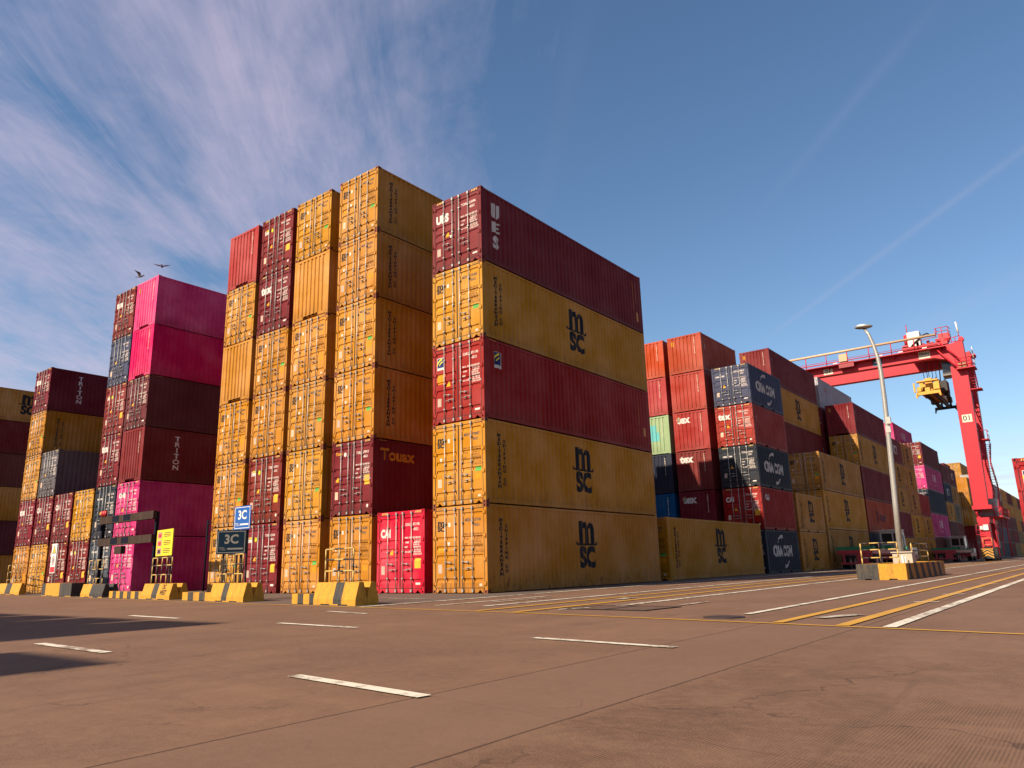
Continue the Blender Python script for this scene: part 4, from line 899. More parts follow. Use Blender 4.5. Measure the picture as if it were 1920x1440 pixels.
for k in range(3): tube(bm, [(0.05 + k * 0.17, 0, 3.60), (0.05 + k * 0.17, 0, 3.86)], 0.07, 8)
ob('red_lamp', mesh(bm, 'red_lamp', RDV), t_)
bm = bmesh.new()
for z in (3.55, 3.40, 2.75, 2.55): tube(bm, [(-0.9, 0, z), (3.0, 0, z)], 0.03, 6)
for x in (0.6, 1.9): tube(bm, [(x, 0, 2.55), (x + 0.4, 0, 3.55)], 0.02, 6)
la = thing('lane_gate', 'thin dark rail gate across the lane between the two blocks', 'gate', (-19.8, 2.2, 0))
ob('rails', mesh(bm, 'rails', NBL), la)
for x in (-0.9, 3.0):
    bm = bmesh.new(); tube(bm, [(x, 0, 0.0), (x, 0, 3.6)], 0.05, 8); ob('post', mesh(bm, 'post', NBL), la)

# ------------------------------------------------------------------ lamp island
ix0, ix1, iy0, iy1, ih = 8.55, 10.23, 11.13, 19.3, 0.57
GI = 'concrete blocks around the lamp post'
def iblock(x0, x1, y0, y1, mi, label, notch=None):
    t_ = tag(ob('concrete_block', None, None, (x0, y0, 0)), label, 'concrete block', GI); bm = bmesh.new()
    w, l = x1 - x0, y1 - y0
    if notch == 'x': prism(bm, [(0, 0, 0), (w * 0.33, 0, 0), (w * 0.37, 0, 0.045), (w * 0.63, 0, 0.045), (w * 0.67, 0, 0), (w, 0, 0), (w, 0, ih), (0, 0, ih)], (0, l, 0), mi)
    else: box(bm, 0, w, 0, l, 0, ih, mi)
    ob('block', mesh(bm, 'block', [CONC_Y, CONC_K]), t_); return t_
iblock(ix0, 9.30, iy0, iy0 + 0.45, 1, 'dark grey end block of the lamp island', 'x'); iblock(9.303, ix1 - 0.003, iy0 + 0.002, iy0 + 0.45, 0, 'bright yellow end block of the lamp island', 'x')
def striped_wall(x0, y0, L, label, s):
    t_ = tag(ob('striped_block_wall', None, None, (x0, y0, 0)), label, 'concrete block', GI); bm = bmesh.new(); p = 0.62; lean = -0.30; n = int(L / p) + 2
    box(bm, -0.40 if s > 0 else 0, 0 if s > 0 else 0.40, 0, L, 0, ih - 0.002, 0)
    # slanted bands on the outer face, 3 mm proud
    for k in range(-1, n):
        if k % 2: continue
        q = [(k * p, 0.0), ((k + 1) * p, 0.0), ((k + 1) * p + lean, ih), (k * p + lean, ih)]; c = [(min(max(y, 0), L), z) for y, z in q]
        if len(set(round(y, 3) for y, z in c)) > 1: poly(bm, [(0.003 * s, y, z) for y, z in c], 1)
    ob('wall', mesh(bm, 'wall', [make_flat('orange_painted_concrete', (0.62, 0.27, 0.02), 0.7, 0.12, scale=9, chips=0.2), CONC_K], fix=False), t_)
striped_wall(ix1, iy0 + 0.453, iy1 - iy0 - 0.9, 'long wall with slanted orange and black stripes on the lamp island', 1)
striped_wall(ix0, iy0 + 0.453, iy1 - iy0 - 0.9, 'striped far wall of the lamp island, its top edge showing', -1)
iblock(ix0, ix1, iy1 - 0.44, iy1, 0, 'yellow block closing the far end of the lamp island')
t_ = thing('street_lamp', 'tall grey lamp post with curved neck and flat oval head', 'street lamp', (9.64, 13.5, 0))
bm = bmesh.new(); tube(bm, [(0, 0, 0), (0.02, 0, 0.9)], 0.155, 14); ob('base_sleeve', mesh(bm, 'base_sleeve', GALV), t_)
bm = bmesh.new(); pts = [(0.02, 0, 0.9), (0.10, 0, 2.9), (0.19, 0, 5.0), (0.26, 0, 7.0), (0.28, 0, 8.2), (0.24, 0, 8.8), (0.15, 0, 9.35), (0.02, 0, 9.85), (-0.10, 0, 10.1)]
tube(bm, pts, 0.115, 12, r1=0.055); ob('pole', mesh(bm, 'pole', GALV), t_)
bm = bmesh.new(); bmesh.ops.create_uvsphere(bm, u_segments=20, v_segments=10, radius=1.0); bmesh.ops.scale(bm, vec=(0.36, 0.22, 0.085), verts=bm.verts)
for f in bm.faces: f.smooth = True
hd = ob('lamp_head', mesh(bm, 'lamp_head', GALV), t_, (-0.13, 0, 10.2)); hd.rotation_euler = (0, 0.08, 0)
bm = bmesh.new(); bmesh.ops.create_uvsphere(bm, u_segments=16, v_segments=8, radius=1.0); bmesh.ops.scale(bm, vec=(0.24, 0.15, 0.07), verts=bm.verts)
for f in bm.faces: f.smooth = True
ob('lamp_cover', mesh(bm, 'lamp_cover', LAMPG), hd, (-0.05, 0, 0.045))
bm = bmesh.new(); box(bm, 0.20, 0.38, -0.12, 0.04, 6.0, 6.28); box(bm, 0.16, 0.34, -0.11, 0.03, 5.65, 5.9); ob('clamp', mesh(bm, 'clamp', GALV), t_)
t_ = thing('electrical_cabinet', 'cream electrical cabinet with flat lid beside the lamp post', 'cabinet', (9.42, 13.0, 0))
bm = bmesh.new(); box(bm, 0.04, 0.72, 0, 0.6, 0, 0.95); ob('housing', mesh(bm, 'housing', make_flat('cream_paint', (0.50, 0.42, 0.33), 0.5, 0.1)), t_)
bm = bmesh.new(); box(bm, 0, 0.76, -0.06, 0.66, 0.953, 0.99); ob('lid', mesh(bm, 'lid', make_flat('cream_lid_paint', (0.55, 0.47, 0.38), 0.5, 0.1)), t_)
bm = bmesh.new(); tube(bm, [(0.42, -0.2, 0.0), (0.42, -0.2, 0.85)], 0.035, 8); tube(bm, [(0.52, -0.2, 0.0), (0.52, -0.2, 0.8)], 0.025, 8); ob('conduit', mesh(bm, 'conduit', WHT), t_)
def rail_run(name_label, pts, levels, z0, col_phase, post_idx):
    t_ = thing('pipe_railing', name_label, 'railing', (*pts[0], 0), 0, 'black and yellow pipe railings'); o0 = Vector((*pts[0], 0))
    for i, p in enumerate(pts):
        bm = bmesh.new(); q = Vector((*p, 0)) - o0; zs = [z0] + list(levels)
        for k in range(len(zs) - 1): tube(bm, [q + Vector((0, 0, zs[k])), q + Vector((0, 0, zs[k + 1]))], 0.026, 8, (i + k) % 2 if i % 2 else 0 if k % 2 else 0)
        ob('post', mesh(bm, 'post', RAILM), t_)
    for j, z in enumerate(levels):
        bm = bmesh.new()
        for i in range(len(pts) - 1):
            a, b = Vector((*pts[i], z)) - o0, Vector((*pts[i + 1], z)) - o0
            tube(bm, [a, a.lerp(b, 0.5)], 0.024, 8, 1); tube(bm, [a.lerp(b, 0.5), b], 0.024, 8, 0)
        ob('rail', mesh(bm, 'rail', RAILM), t_)
rail_run('yellow and black pipe railing across the near end of the lamp island', [(8.73, 11.4), (9.37, 11.4), (9.98, 11.4)], (0.79, 1.08, 1.32), 0.55, 0, 0)
rail_run('yellow and black pipe railing along the right side of the lamp island', [(10.08, 13.4), (10.08, 16.7)], (0.79, 1.02, 1.29), 0.55, 0, 0)

# ------------------------------------------------------------------ trucks
TR_RED = make_flat('red_trailer_paint', (0.48, 0.035, 0.05), 0.5, 0.15, chips=0.2); TR_GRN = make_flat('green_trailer_paint', (0.02, 0.20, 0.085), 0.5, 0.12); CABW = make_flat('cream_cab_paint', (0.50, 0.42, 0.38), 0.4, 0.08)
def wheel(parent, x, y, r=0.5, w=0.5):
    bm = bmesh.new(); prism(bm, [(-w / 2, r * math.cos(a * math.pi / 10), r * math.sin(a * math.pi / 10)) for a in range(20)], (w, 0, 0)); t0 = ob('wheel', mesh(bm, 'wheel', RUBBER), parent, (x, y, r))
    bm = bmesh.new(); prism(bm, [(-w / 2 - 0.01, r * 0.5 * math.cos(a * math.pi / 8), r * 0.5 * math.sin(a * math.pi / 8)) for a in range(16)], (w + 0.02, 0, 0)); ob('rim', mesh(bm, 'rim', TR_RED), t0); return t0
def trailer(x, y, length, label):
    t_ = thing('container_trailer', label, 'trailer', (x, y, 0), 0, 'yard trailers waiting by the stacks')
    bm = bmesh.new()
    for s in (-0.5, 0.5): box(bm, s - 0.09, s + 0.09, 0.1, length, 0.95, 1.3)
    for k in range(7): box(bm, -1.2, 1.2, 0.3 + k * (length - 0.8) / 6, 0.45 + k * (length - 0.8) / 6, 1.12, 1.27)
    box(bm, 1.1, 1.2, 0.1, length, 1.05, 1.3); box(bm, -1.2, -1.1, 0.1, length, 1.05, 1.3); ob('chassis', mesh(bm, 'chassis', TR_RED), t_)
    for s in (-1, 1):
        for k in range(5):
            bm = bmesh.new(); yy_ = 0.0 + k * (length - 0.6) / 4
            prism(bm, [(s * 1.02, yy_, 1.3), (s * 1.22, yy_, 1.3), (s * 1.30, yy_, 1.58), (s * 1.22, yy_, 1.58)], (0, 0.55, 0)); ob('guide_plate', mesh(bm, 'guide_plate', TR_GRN), t_)
    bm = bmesh.new(); box(bm, -1.2, 1.2, -0.05, 0.08, 1.06, 1.32); box(bm, -0.85, -0.7, -0.03, 0.08, 0.35, 1.06); box(bm, 0.7, 0.85, -0.03, 0.08, 0.35, 1.06); box(bm, -1.0, 1.1, -0.04, 0.10, 0.32, 0.46); box(bm, 0.12, 0.7, 0.0, 0.05, 0.46, 1.06)
    ob('rear_bumper', mesh(bm, 'rear_bumper', TR_RED), t_)
    bm = bmesh.new(); box(bm, -1.2, 1.2, -0.06, 0.06, 1.33, 1.56); ob('rear_guide', mesh(bm, 'rear_guide', TR_GRN), t_)
    for a in (0.95, 1.12): 
        bm = bmesh.new(); box(bm, a - 0.1, a + 0.05, -0.09, -0.05, 0.82, 0.98); ob('tail_light', mesh(bm, 'tail_light', RDV), t_)
    for yy_ in (1.3, 2.6):
        for s in (-0.9, 0.9): wheel(t_, s, yy_)
    for s in (-0.6, 0.6):
        bm = bmesh.new(); box(bm, s - 0.06, s + 0.06, length - 3.2, length - 3.05, 0.05, 1.0); ob('landing_leg', mesh(bm, 'landing_leg', TR_RED), t_)
    return t_
def tractor(x, y, label):
    t_ = thing('terminal_tractor', label, 'tractor unit', (x, y, 0), 0, 'yard tractors coupled to trailers')
    bm = bmesh.new(); box(bm, -1.15, 1.15, 0, 5.0, 0.55, 0.95); ob('chassis', mesh(bm, 'chassis', TR_RED), t_)
    bm = bmesh.new(); prism(bm, [(-1.2, 2.6, 0.95), (-1.2, 4.9, 0.95), (-1.2, 4.9, 1.7), (-1.2, 4.6, 2.85), (-1.2, 4.45, 3.0), (-1.2, 2.6, 3.0)], (1.55, 0, 0)); cb = ob('cab', mesh(bm, 'cab', CABW), t_)
    bm = bmesh.new(); box(bm, -1.05, -0.25, 2.585, 2.597, 1.9, 2.75); ob('window', mesh(bm, 'window', GLASS), cb)
    bm = bmesh.new(); box(bm, -0.12, 0.25, 2.585, 2.597, 1.9, 2.75); ob('window', mesh(bm, 'window', GLASS), cb)
    bm = bmesh.new(); box(bm, 0.353, 0.362, 2.8, 3.6, 1.8, 2.75); ob('window', mesh(bm, 'window', GLASS), cb)
    bm = bmesh.new(); box(bm, 0.353, 0.362, 3.75, 4.5, 1.8, 2.6); ob('window', mesh(bm, 'window', GLASS), cb)
    bm = bmesh.new(); box(bm, -1.25, 0.42, 2.5, 4.5, 3.003, 3.06); ob('roof', mesh(bm, 'roof', WHT), cb)
    bm = bmesh.new(); box(bm, 0.36, 1.15, 3.0, 4.9, 0.96, 1.5); ob('engine_cover', mesh(bm, 'engine_cover', CABW), t_)
    bm = bmesh.new(); tube(bm, [(0.6, 2.8, 0.95), (0.6, 2.8, 2.6)], 0.07, 8); ob('exhaust', mesh(bm, 'exhaust', GALV), t_)
    bm = bmesh.new(); box(bm, -0.6, 0.35, 0.6, 2.4, 0.955, 1.08); ob('coupling_plate', mesh(bm, 'coupling_plate', RUBBER), t_)
    bm = bmesh.new(); box(bm, -1.1, -0.2, 2.2, 2.5, 1.15, 1.75); ob('tank', mesh(bm, 'tank', TR_GRN), t_)
    bm = bmesh.new(); tube(bm, [(-1.0, 3.2, 3.06), (-1.0, 3.2, 3.2)], 0.07, 8); ob('beacon', mesh(bm, 'beacon', make_flat('amber_plastic', (0.7, 0.3, 0.02), 0.3)), cb)
    for yy_ in (1.2, 4.0):
        for s in (-0.88, 0.88): wheel(t_, s, yy_)
    return t_
trailer(1.75, 39.0, 12.3, 'empty red trailer with green guide plates, sunlit rear end nearest'); tractor(1.8, 50.3, 'cream cab tractor unit seen behind the lamp post')
trailer(1.75, 77.0, 12.3, 'dark empty trailer standing in shade left of the crane'); tractor(1.8, 88.3, 'shaded tractor unit at the foot of the crane')

# right edge container on its chassis
def tr_extra(t_, L, H): pass
c_ = container('40', 'R', 16.42, 10.92, 1.02, 'd', None, 'florens', 2, 'faded red container on a trailer, cut off by the right picture edge', None, i=1)
trailer(15.2, 10.75, 12.5, 'trailer under the container at the right picture edge')
for o in list(D.objects):
    if o.parent is None and o.name.startswith('container_trailer') and abs(o.location.x - 15.2) < 0.01:
        for c in o.children:
            if c.name.startswith(('guide_plate', 'rear_guide')): c.location.z -= 0.62
        o.scale = (0.93, 1, 0.78)

# ------------------------------------------------------------------ gantry crane
CR = thing('gantry_crane', 'tall red rubber-tyred gantry crane numbered 01 spanning the stacks', 'gantry crane', (5.8, 80.0, 0))
def cbox(name, x0, x1, y0, y1, z0, z1, mat=None, parent=CR):
    bm = bmesh.new(); box(bm, x0 - 5.8, x1 - 5.8, y0 - 80, y1 - 80, z0, z1); return ob(name, mesh(bm, name, mat or CRANE_RED), parent)
def ctube(name, segs_, r, mat=None, parent=CR, n=6):
    bm = bmesh.new()
    for a, b in segs_: tube(bm, [(a[0] - 5.8, a[1] - 80, a[2]), (b[0] - 5.8, b[1] - 80, b[2])], r, n)
    return ob(name, mesh(bm, name, mat or CRANE_RED), parent)
YF, YR = 80.0, 86.4; XL = -18.6
for y in (YF, YR):
    bm = bmesh.new(); prism(bm, [(XL - 5.8, y - 80, 23.75), (3.6 - 5.8, y - 80, 23.72), (5.05 - 5.8, y - 80, 23.2), (5.4 - 5.8, y - 80, 22.4), (6.75 - 5.8, y - 80, 22.4), (6.7 - 5.8, y - 80, 25.35), (5.3 - 5.8, y - 80, 25.1), (XL - 5.8, y - 80, 24.95)], (0, 1.1, 0)); ob('girder', mesh(bm, 'girder', CRANE_RED), CR)
    for side in (0, 1):
        top, bot = ((5.05, 6.72), (4.98, 6.42)) if side else ((XL, XL + 1.6), (XL + 0.2, XL + 1.6))
        bm = bmesh.new(); v = []
        for (a, b), z in ((bot, 6.1), (top, 22.38)):
            v.append([bm.verts.new(p) for p in ((a - 5.8, y + 0.02 - 80, z), (b - 5.8, y + 0.02 - 80, z), (b - 5.8, y + 1.08 - 80, z), (a - 5.8, y + 1.08 - 80, z))])
        bm.faces.new(v[0]); bm.faces.new(v[1])
        for k in range(4): bm.faces.new((v[0][k], v[0][(k + 1) % 4], v[1][(k + 1) % 4], v[1][k]))
        ob('leg', mesh(bm, 'leg', CRANE_RED), CR)
for x in (5.0, XL):
    cbox('sill_beam', x - 0.15, x + 1.75, YF - 0.4, YR + 1.6, 5.65, 6.1)
    cbox('equaliser_beam', x + 0.1, x + 1.3, YF - 0.2, YR + 1.4, 4.2, 4.75)
    for y in (YF + 0.4, YR + 0.3):
        cbox('bogie_frame', x + 0.2, x + 1.2, y - 0.7, y + 0.9, 1.4, 4.2)
        for dy in (-0.9, 0.9):
            bm = bmesh.new(); prism(bm, [(-0.35, 0.78 * math.cos(a * math.pi / 10), 0.78 * math.sin(a * math.pi / 10)) for a in range(20)], (0.7, 0, 0)); ob('wheel', mesh(bm, 'wheel', RUBBER), CR, (x + 0.7 - 5.8, y + 0.1 + dy - 80, 0.78))
# bent strut from sill to bogie, hazard bumper, lamp and small platform seen from the road
ctube('strut', [((5.1, YF, 5.7), (5.25, YF, 4.9)), ((5.25, YF, 4.9), (5.75, YF, 4.4)), ((5.4, YF - 0.1, 3.4), (5.2, YF - 0.1, 2.8)), ((5.75, YF - 0.1, 3.4), (6.0, YF - 0.1, 2.6)), ((5.8, YF - 0.1, 2.7), (5.9, YF - 0.1, 1.9))], 0.11)
cbox('junction_box', 5.6, 6.1, YF - 0.5, YF - 0.2, 3.35, 3.95, WHT); cbox('floodlight', 5.3, 5.55, YF - 0.5, YF - 0.25, 3.4, 3.8, WHT)
ctube('guard_rail', [((4.85, YF - 0.6, 2.9), (5.0, YF - 0.6, 4.0)), ((4.85, YF - 0.6, 2.9), (5.6, YF - 0.6, 2.9)), ((4.95, YF - 0.6, 3.95), (5.6, YF - 0.6, 3.95)), ((4.9, YF - 0.6, 3.4), (5.6, YF - 0.6, 3.4))], 0.03)
ctube('service_frame', [((5.45, YF - 0.6, 1.75), (6.25, YF - 0.6, 1.8)), ((5.35, YF - 0.6, 2.45), (6.25, YF - 0.6, 2.5)), ((5.45, YF - 0.6, 1.75), (5.35, YF - 0.6, 2.45)), ((6.25, YF - 0.6, 1.8), (6.2, YF - 0.6, 2.5))], 0.05, make_flat('faded_orange_paint', (0.6, 0.2, 0.08), 0.5))
bm = bmesh.new(); box(bm, -0.62, 0.5, -1.75, -1.55, 0.3, 1.35, 1); ob('bumper', mesh(bm, 'bumper', [YSG, BLK]), CR)
bm = bmesh.new()
for k in range(4):
    z = 0.30 + k * 0.30
    for s, x0 in ((1, -0.62), (-1, 0.5)):
        xa, xm = x0, -0.06; q = [(xa, -1.754, min(z, 1.35)), (xm, -1.754, min(z + 0.35, 1.35)), (xm, -1.754, min(z + 0.5, 1.35)), (xa, -1.754, min(z + 0.15, 1.35))]
        if z + 0.15 < 1.36: poly(bm, q, 0)
ob('chevron', mesh(bm, 'chevron', [make_flat('amber_reflective_tape', (0.65, 0.30, 0.04), 0.4)], False), CR)
# power house and platform behind the front leg
cbox('platform', 5.0, 7.5, YF + 1.1, YR + 3.2, 4.75, 4.9); cbox('power_house', 5.5, 7.0, YF + 2.0, YR - 0.4, 4.9, 6.9, make_flat('grey_enclosure', (0.35, 0.33, 0.33), 0.5))
hr = []
for y in (YF + 1.2, YR + 3.1):
    for z in (5.4, 5.9): hr.append(((5.0, y, z), (7.45, y, z)))
for z in (5.4, 5.9): hr.append(((7.45, YF + 1.2, z), (7.45, YR + 3.1, z)))
for k in range(8): y = YF + 1.2 + k * 1.18; hr.append(((7.45, y, 4.9), (7.45, y, 5.9)))
ctube('handrail', hr, 0.035)
ld = []
for z in range(14): ld.append(((7.1, YR + 1.9, 0.5 + z * 0.32), (7.1, YR + 2.4, 0.5 + z * 0.32)))
ld += [((7.1, YR + 1.9, 0.3), (7.1, YR + 1.9, 4.9)), ((7.1, YR + 2.4, 0.3), (7.1, YR + 2.4, 4.9)), ((6.9, YF + 2.0, 0.6), (6.9, YF + 6.2, 4.8)), ((6.6, YF + 1.0, 0.4), (6.6, YF + 1.0, 4.6)), ((5.6, YF + 1.6, 1.2), (6.8, YF + 1.6, 3.8)), ((6.9, YF + 1.0, 3.0), (5.4, YF + 1.0, 3.0))]
ctube('ladder', ld, 0.05)
# zigzag stairs on the outer side of the front leg
def flight(y0, z0, y1, z1, x=7.05, w=0.7):
    bm = bmesh.new(); n = int(abs(z1 - z0) / 0.28)
    for s in (0, w): 
        tube(bm, [(x + s - 5.8, y0 - 80, z0), (x + s - 5.8, y1 - 80, z1)], 0.06, 4); tube(bm, [(x + s - 5.8, y0 - 80, z0 + 0.95), (x + s - 5.8, y1 - 80, z1 + 0.95)], 0.028, 4)
        for k in range(0, n, 3): f = k / n; tube(bm, [(x + s - 5.8, y0 + (y1 - y0) * f - 80, z0 + (z1 - z0) * f), (x + s - 5.8, y0 + (y1 - y0) * f - 80, z0 + (z1 - z0) * f + 0.95)], 0.025, 4)
    for k in range(n): f = (k + 0.5) / n; box(bm, x - 5.8, x + w - 5.8, y0 + (y1 - y0) * f - 80.1, y0 + (y1 - y0) * f - 79.9, z0 + (z1 - z0) * f - 0.015, z0 + (z1 - z0) * f + 0.015)
    ob('stair_flight', mesh(bm, 'stair_flight', CRANE_RED), CR)
for k in range(5):
    za = 5.0 + k * 2.85; a, b = (YF + 1.4, YF + 5.4) if k % 2 == 0 else (YF + 5.4, YF + 1.4); flight(a, za, b, za + 2.85, *((6.72, 0.5) if k < 3 else (5.75, 0.6)))
cbox('landing', 6.6, 7.5, YF + 0.9, YF + 2.6, 13.5, 13.6); ctube('landing_rail', [((7.45, YF + 0.9, z), (7.45, YF + 2.6, z)) for z in (14.1, 14.6)] + [((x_, YF + 0.9, 13.6), (x_, YF + 0.9, 14.6)) for x_ in (6.7, 7.45)] + [((6.7, YF + 0.9, 14.6), (7.45, YF + 0.9, 14.6))], 0.04); cbox('landing', 6.75, 7.8, YF - 0.3, YF + 1.5, 19.25, 19.35); flight(YF + 1.4, 19.35, YF - 0.2, 21.8, 6.78, 0.6)
cbox('landing', 5.7, 7.6, YF - 0.9, YF + 1.3, 21.75, 21.88)
ctube('landing_rail', [((5.75, YF - 0.85, z), (7.3, YF - 0.85, z)) for z in (22.2, 22.6, 23.0)] + [((x, YF - 0.85, 21.9), (x, YF - 0.85, 23.0)) for x in (5.75, 6.3, 6.8, 7.3)] + [((7.3, YF - 0.85, z), (7.5, YF + 1.2, z)) for z in (22.4, 23.0)], 0.045)
cbox('cable_reel', 6.0, 6.8, YF - 0.75, YF - 0.2, 21.95, 22.55, make_flat('tan_cable', (0.35, 0.2, 0.1), 0.6))
ctube('stair_stringer', [((3.9, YF - 0.5, 24.75), (5.75, YF - 0.5, 22.0)), ((4.4, YF - 0.5, 25.4), (6.1, YF - 0.5, 23.0))], 0.10)
# walkway, rails and festoon tube along the front girder
cbox('walkway', XL, 5.0, YF - 0.95, YF - 0.02, 24.72, 24.80)
wr = [((XL, YF - 0.93, 25.05), (4.3, YF - 0.93, 25.1))]
x = XL
while x < 4.2: wr.append(((x, YF - 0.93, 24.8), (x, YF - 0.93, 26.25))); x += 2.55
x = XL
bk = []
while x < 4.4:
    bm = bmesh.new(); prism(bm, [(x - 5.8, -0.9, 24.72), (x - 5.8, -0.02, 24.72), (x - 5.8, -0.02, 24.25)], (0.08, 0, 0)); ob('bracket', mesh(bm, 'bracket', CRANE_RED), CR); x += 2.55
ctube('walkway_post', wr, 0.055); ctube('festoon_tube', [((XL, YF - 0.93, 26.32), (4.2, YF - 0.93, 26.3))], 0.15, make_flat('tan_tube_paint', (0.62, 0.42, 0.25), 0.5), n=10)
ctube('festoon_cable', [((XL, YF + 0.6, 25.5 + 0.2 * (k % 2)), (4.0, YF + 0.6, 25.5 + 0.2 * (k % 2))) for k in range(2)], 0.03)
cbox('cable_box', -6.85, -5.9, YF - 1.0, YF - 0.5, 25.0, 25.95, make_flat('tan_box_paint', (0.58, 0.36, 0.2), 0.5)); cbox('motor', -7.0, -5.2, YF - 0.9, YF - 0.2, 24.2, 24.9, make_flat('dark_red_paint', (0.3, 0.02, 0.025), 0.5))
for x in (-7.6, -2.3, 0.0, 2.6): cbox('walkway_light', x, x + 0.5, YF - 1.02, YF - 0.96, 24.86, 24.98, WHT)
# trolley machinery
TY = make_flat('machinery_red', (0.55, 0.03, 0.04), 0.5, 0.2, scale=3)
cbox('trolley_frame', 0.3, 5.2, YF - 0.1, YR + 1.2, 25.2, 25.55, TY); cbox('switch_cabinet', 1.0, 2.35, YF + 0.2, YF + 1.7, 25.55, 27.45, WHT)
cbox('motor', 0.35, 1.0, YF + 0.1, YF + 1.2, 25.1, 25.9, TY)
bm = bmesh.new()
for k in range(9):
    xx = 0.4 + k * 0.5; box(bm, xx - 5.8, xx + 0.28 - 5.8, 0.2 + (k % 3) * 0.4, 0.9 + (k % 3) * 0.4, 25.55, 25.8 + 0.25 * (k % 2) + 0.1 * (k % 3))
ob('winch_parts', mesh(bm, 'winch_parts', [TY]), CR)
ctube('winch_drum', [((0.9, YF + 0.5, 26.0), (0.9, YF + 0.5, 27.2)), ((4.1, YF + 0.4, 25.7), (5.4, YF + 0.4, 25.7)), ((4.3, YF + 0.9, 26.1), (5.3, YF + 0.9, 26.1))], 0.32, TY, n=12)
cbox('gearbox', 4.3, 5.5, YF + 0.2, YF + 1.4, 25.9, 26.6, TY)
tr_ = []
for z in (26.9, 27.35): tr_ += [((4.1, YF + 0.2, z), (5.4, YF + 0.2, z)), ((5.4, YF + 0.2, z), (5.5, YF + 1.6, z)), ((4.1, YF + 0.2, z), (4.1, YF + 1.6, z))]
for x in (4.1, 4.75, 5.4): tr_.append(((x, YF + 0.2, 26.2), (x, YF + 0.2, 27.35)))
for z in (26.2, 26.6): tr_.append(((2.4, YF + 0.2, z), (4.1, YF + 0.2, z + 0.1)))
tr_ += [((5.5, YF, 25.3), (6.6, YF, 25.3)), ((5.6, YF, 25.8), (6.5, YF, 25.9)), ((5.6, YF, 25.2), (5.6, YF, 25.8)), ((6.0, YF, 25.2), (6.0, YF, 25.85))]
ctube('handrail', tr_, 0.04)
bm = bmesh.new(); tube(bm, [(1.2 - 5.8 + 0.5 * k, 0.1, z) for k, z in enumerate((25.4, 26.0, 26.35, 26.75, 26.9, 26.5))], 0.09, 8); ob('cable_hose', mesh(bm, 'cable_hose', RUBBER), CR)
ctube('antenna', [((1.05, YF + 0.4, 27.2), (1.05, YF + 0.4, 28.5)), ((6.5, YF + 0.3, 25.4), (6.42, YF + 0.3, 26.2))], 0.05)
ctube('antenna', [((6.42, YF + 0.3, 26.3), (6.32, YF + 0.3, 27.7))], 0.10, WHT); ctube('antenna', [((7.0, YR, 23.5), (7.0, YR, 25.2)), ((7.35, YF + 2, 23.4), (7.35, YF + 2, 24.8))], 0.06, WHT)
ctube('wheel_cover', [((6.6, YF + 0.1, 25.5), (6.6, YF + 0.6, 25.5)), ((7.25, YF + 3.0, 23.9), (7.25, YF + 3.5, 23.9))], 0.30, CRANE_RED, n=12)
# operator cabin hanging between the girders
cab = cbox('operator_cabin', 4.0, 5.0, YF + 1.6, YF + 3.6, 21.9, 24.0, make_flat('dark_cabin', (0.05, 0.05, 0.052), 0.35)); cbox('cabin_window', 4.05, 4.95, YF + 1.585, YF + 1.597, 22.1, 23.1, GLASS, cab); cbox('cabin_floor', 3.95, 5.05, YF + 1.5, YF + 3.7, 21.7, 21.88, make_flat('grey_steel', (0.2, 0.18, 0.16), 0.4), cab)
# number plates
def plate(x0, x1, z0, z1, txt, mat, tm_, size, y=YF - 0.012, bold=0.01):
    pn = cbox('number_plate', x0, x1, y, y + 0.01, z0, z1, mat)
    if txt: front_text(txt, size, (x0 + x1) / 2 - 5.8, (z0 + z1) / 2, y - 80 - 0.006, tm_, pn, bold=bold)
    return pn
YP = make_flat('cream_plate', (0.70, 0.62, 0.48), 0.5)
plate(5.35, 6.35, 15.6, 16.5, '01', YP, BLK, 0.85, YF + 0.005); plate(-9.15, -8.0, 23.85, 24.55, '01', YP, BLK, 0.72)
pb = plate(-3.2, -2.1, 23.9, 24.7, '', make_flat('blue_plate', (0.03, 0.12, 0.2), 0.5), None, 1)
bm = bmesh.new(); box(bm, -3.0 - 5.8, -2.3 - 5.8, -0.02, -0.013, 24.28, 24.44); ob('white_bar', mesh(bm, 'white_bar', WHT), pb)
pw = plate(1.95, 3.2, 23.85, 24.75, '', YP, None, 1)
bm = bmesh.new()
for k in range(7): box(bm, 2.05 + k * 0.155 - 5.8, 2.15 + k * 0.155 - 5.8, -0.02, -0.013, 24.3, 24.56)
ob('dark_marks', mesh(bm, 'dark_marks', BLK), pw)

# spreader hanging from the trolley
SPY = make_flat('yellow_spreader_paint', (0.72, 0.36, 0.03), 0.5, 0.12, chips=0.25); SPK = make_flat('greasy_black_steel', (0.03, 0.025, 0.022), 0.6, 0.2)
SP = thing('container_spreader', 'yellow container spreader hanging on cables below the crane trolley', 'spreader', (2.8, 83.0, 18.9))
def sbox(name, *a, mat=SPY, parent=None):
    bm = bmesh.new(); box(bm, *a); return ob(name, mesh(bm, name, mat), parent or SP)
for s in (-1, 1):
    sbox('end_beam', -1.2, 1.2, s * 6.0 - 0.16, s * 6.0 + 0.16, 0.0, 0.34, mat=SPY if s < 0 else SPK)
    for x in (-1, 1): 
        sbox('twistlock', x * 1.12 - 0.09, x * 1.12 + 0.09, s * 6.0 - 0.12, s * 6.0 + 0.12, -0.14, -0.001, mat=SPK if s > 0 else SPY)
        bm = bmesh.new(); prism(bm, [(x * 1.14, s * 6.18, -0.35), (x * 1.30, s * 6.18, -0.35), (x * 1.24, s * 6.18, 0.3), (x * 1.14, s * 6.18, 0.3)], (0, 0.12 * s, 0)); ob('guide_arm', mesh(bm, 'guide_arm', SPY if s < 0 else SPK), SP)
sbox('guide_arm', -1.42, -1.25, -6.4, -6.2, 0.35, 1.45)
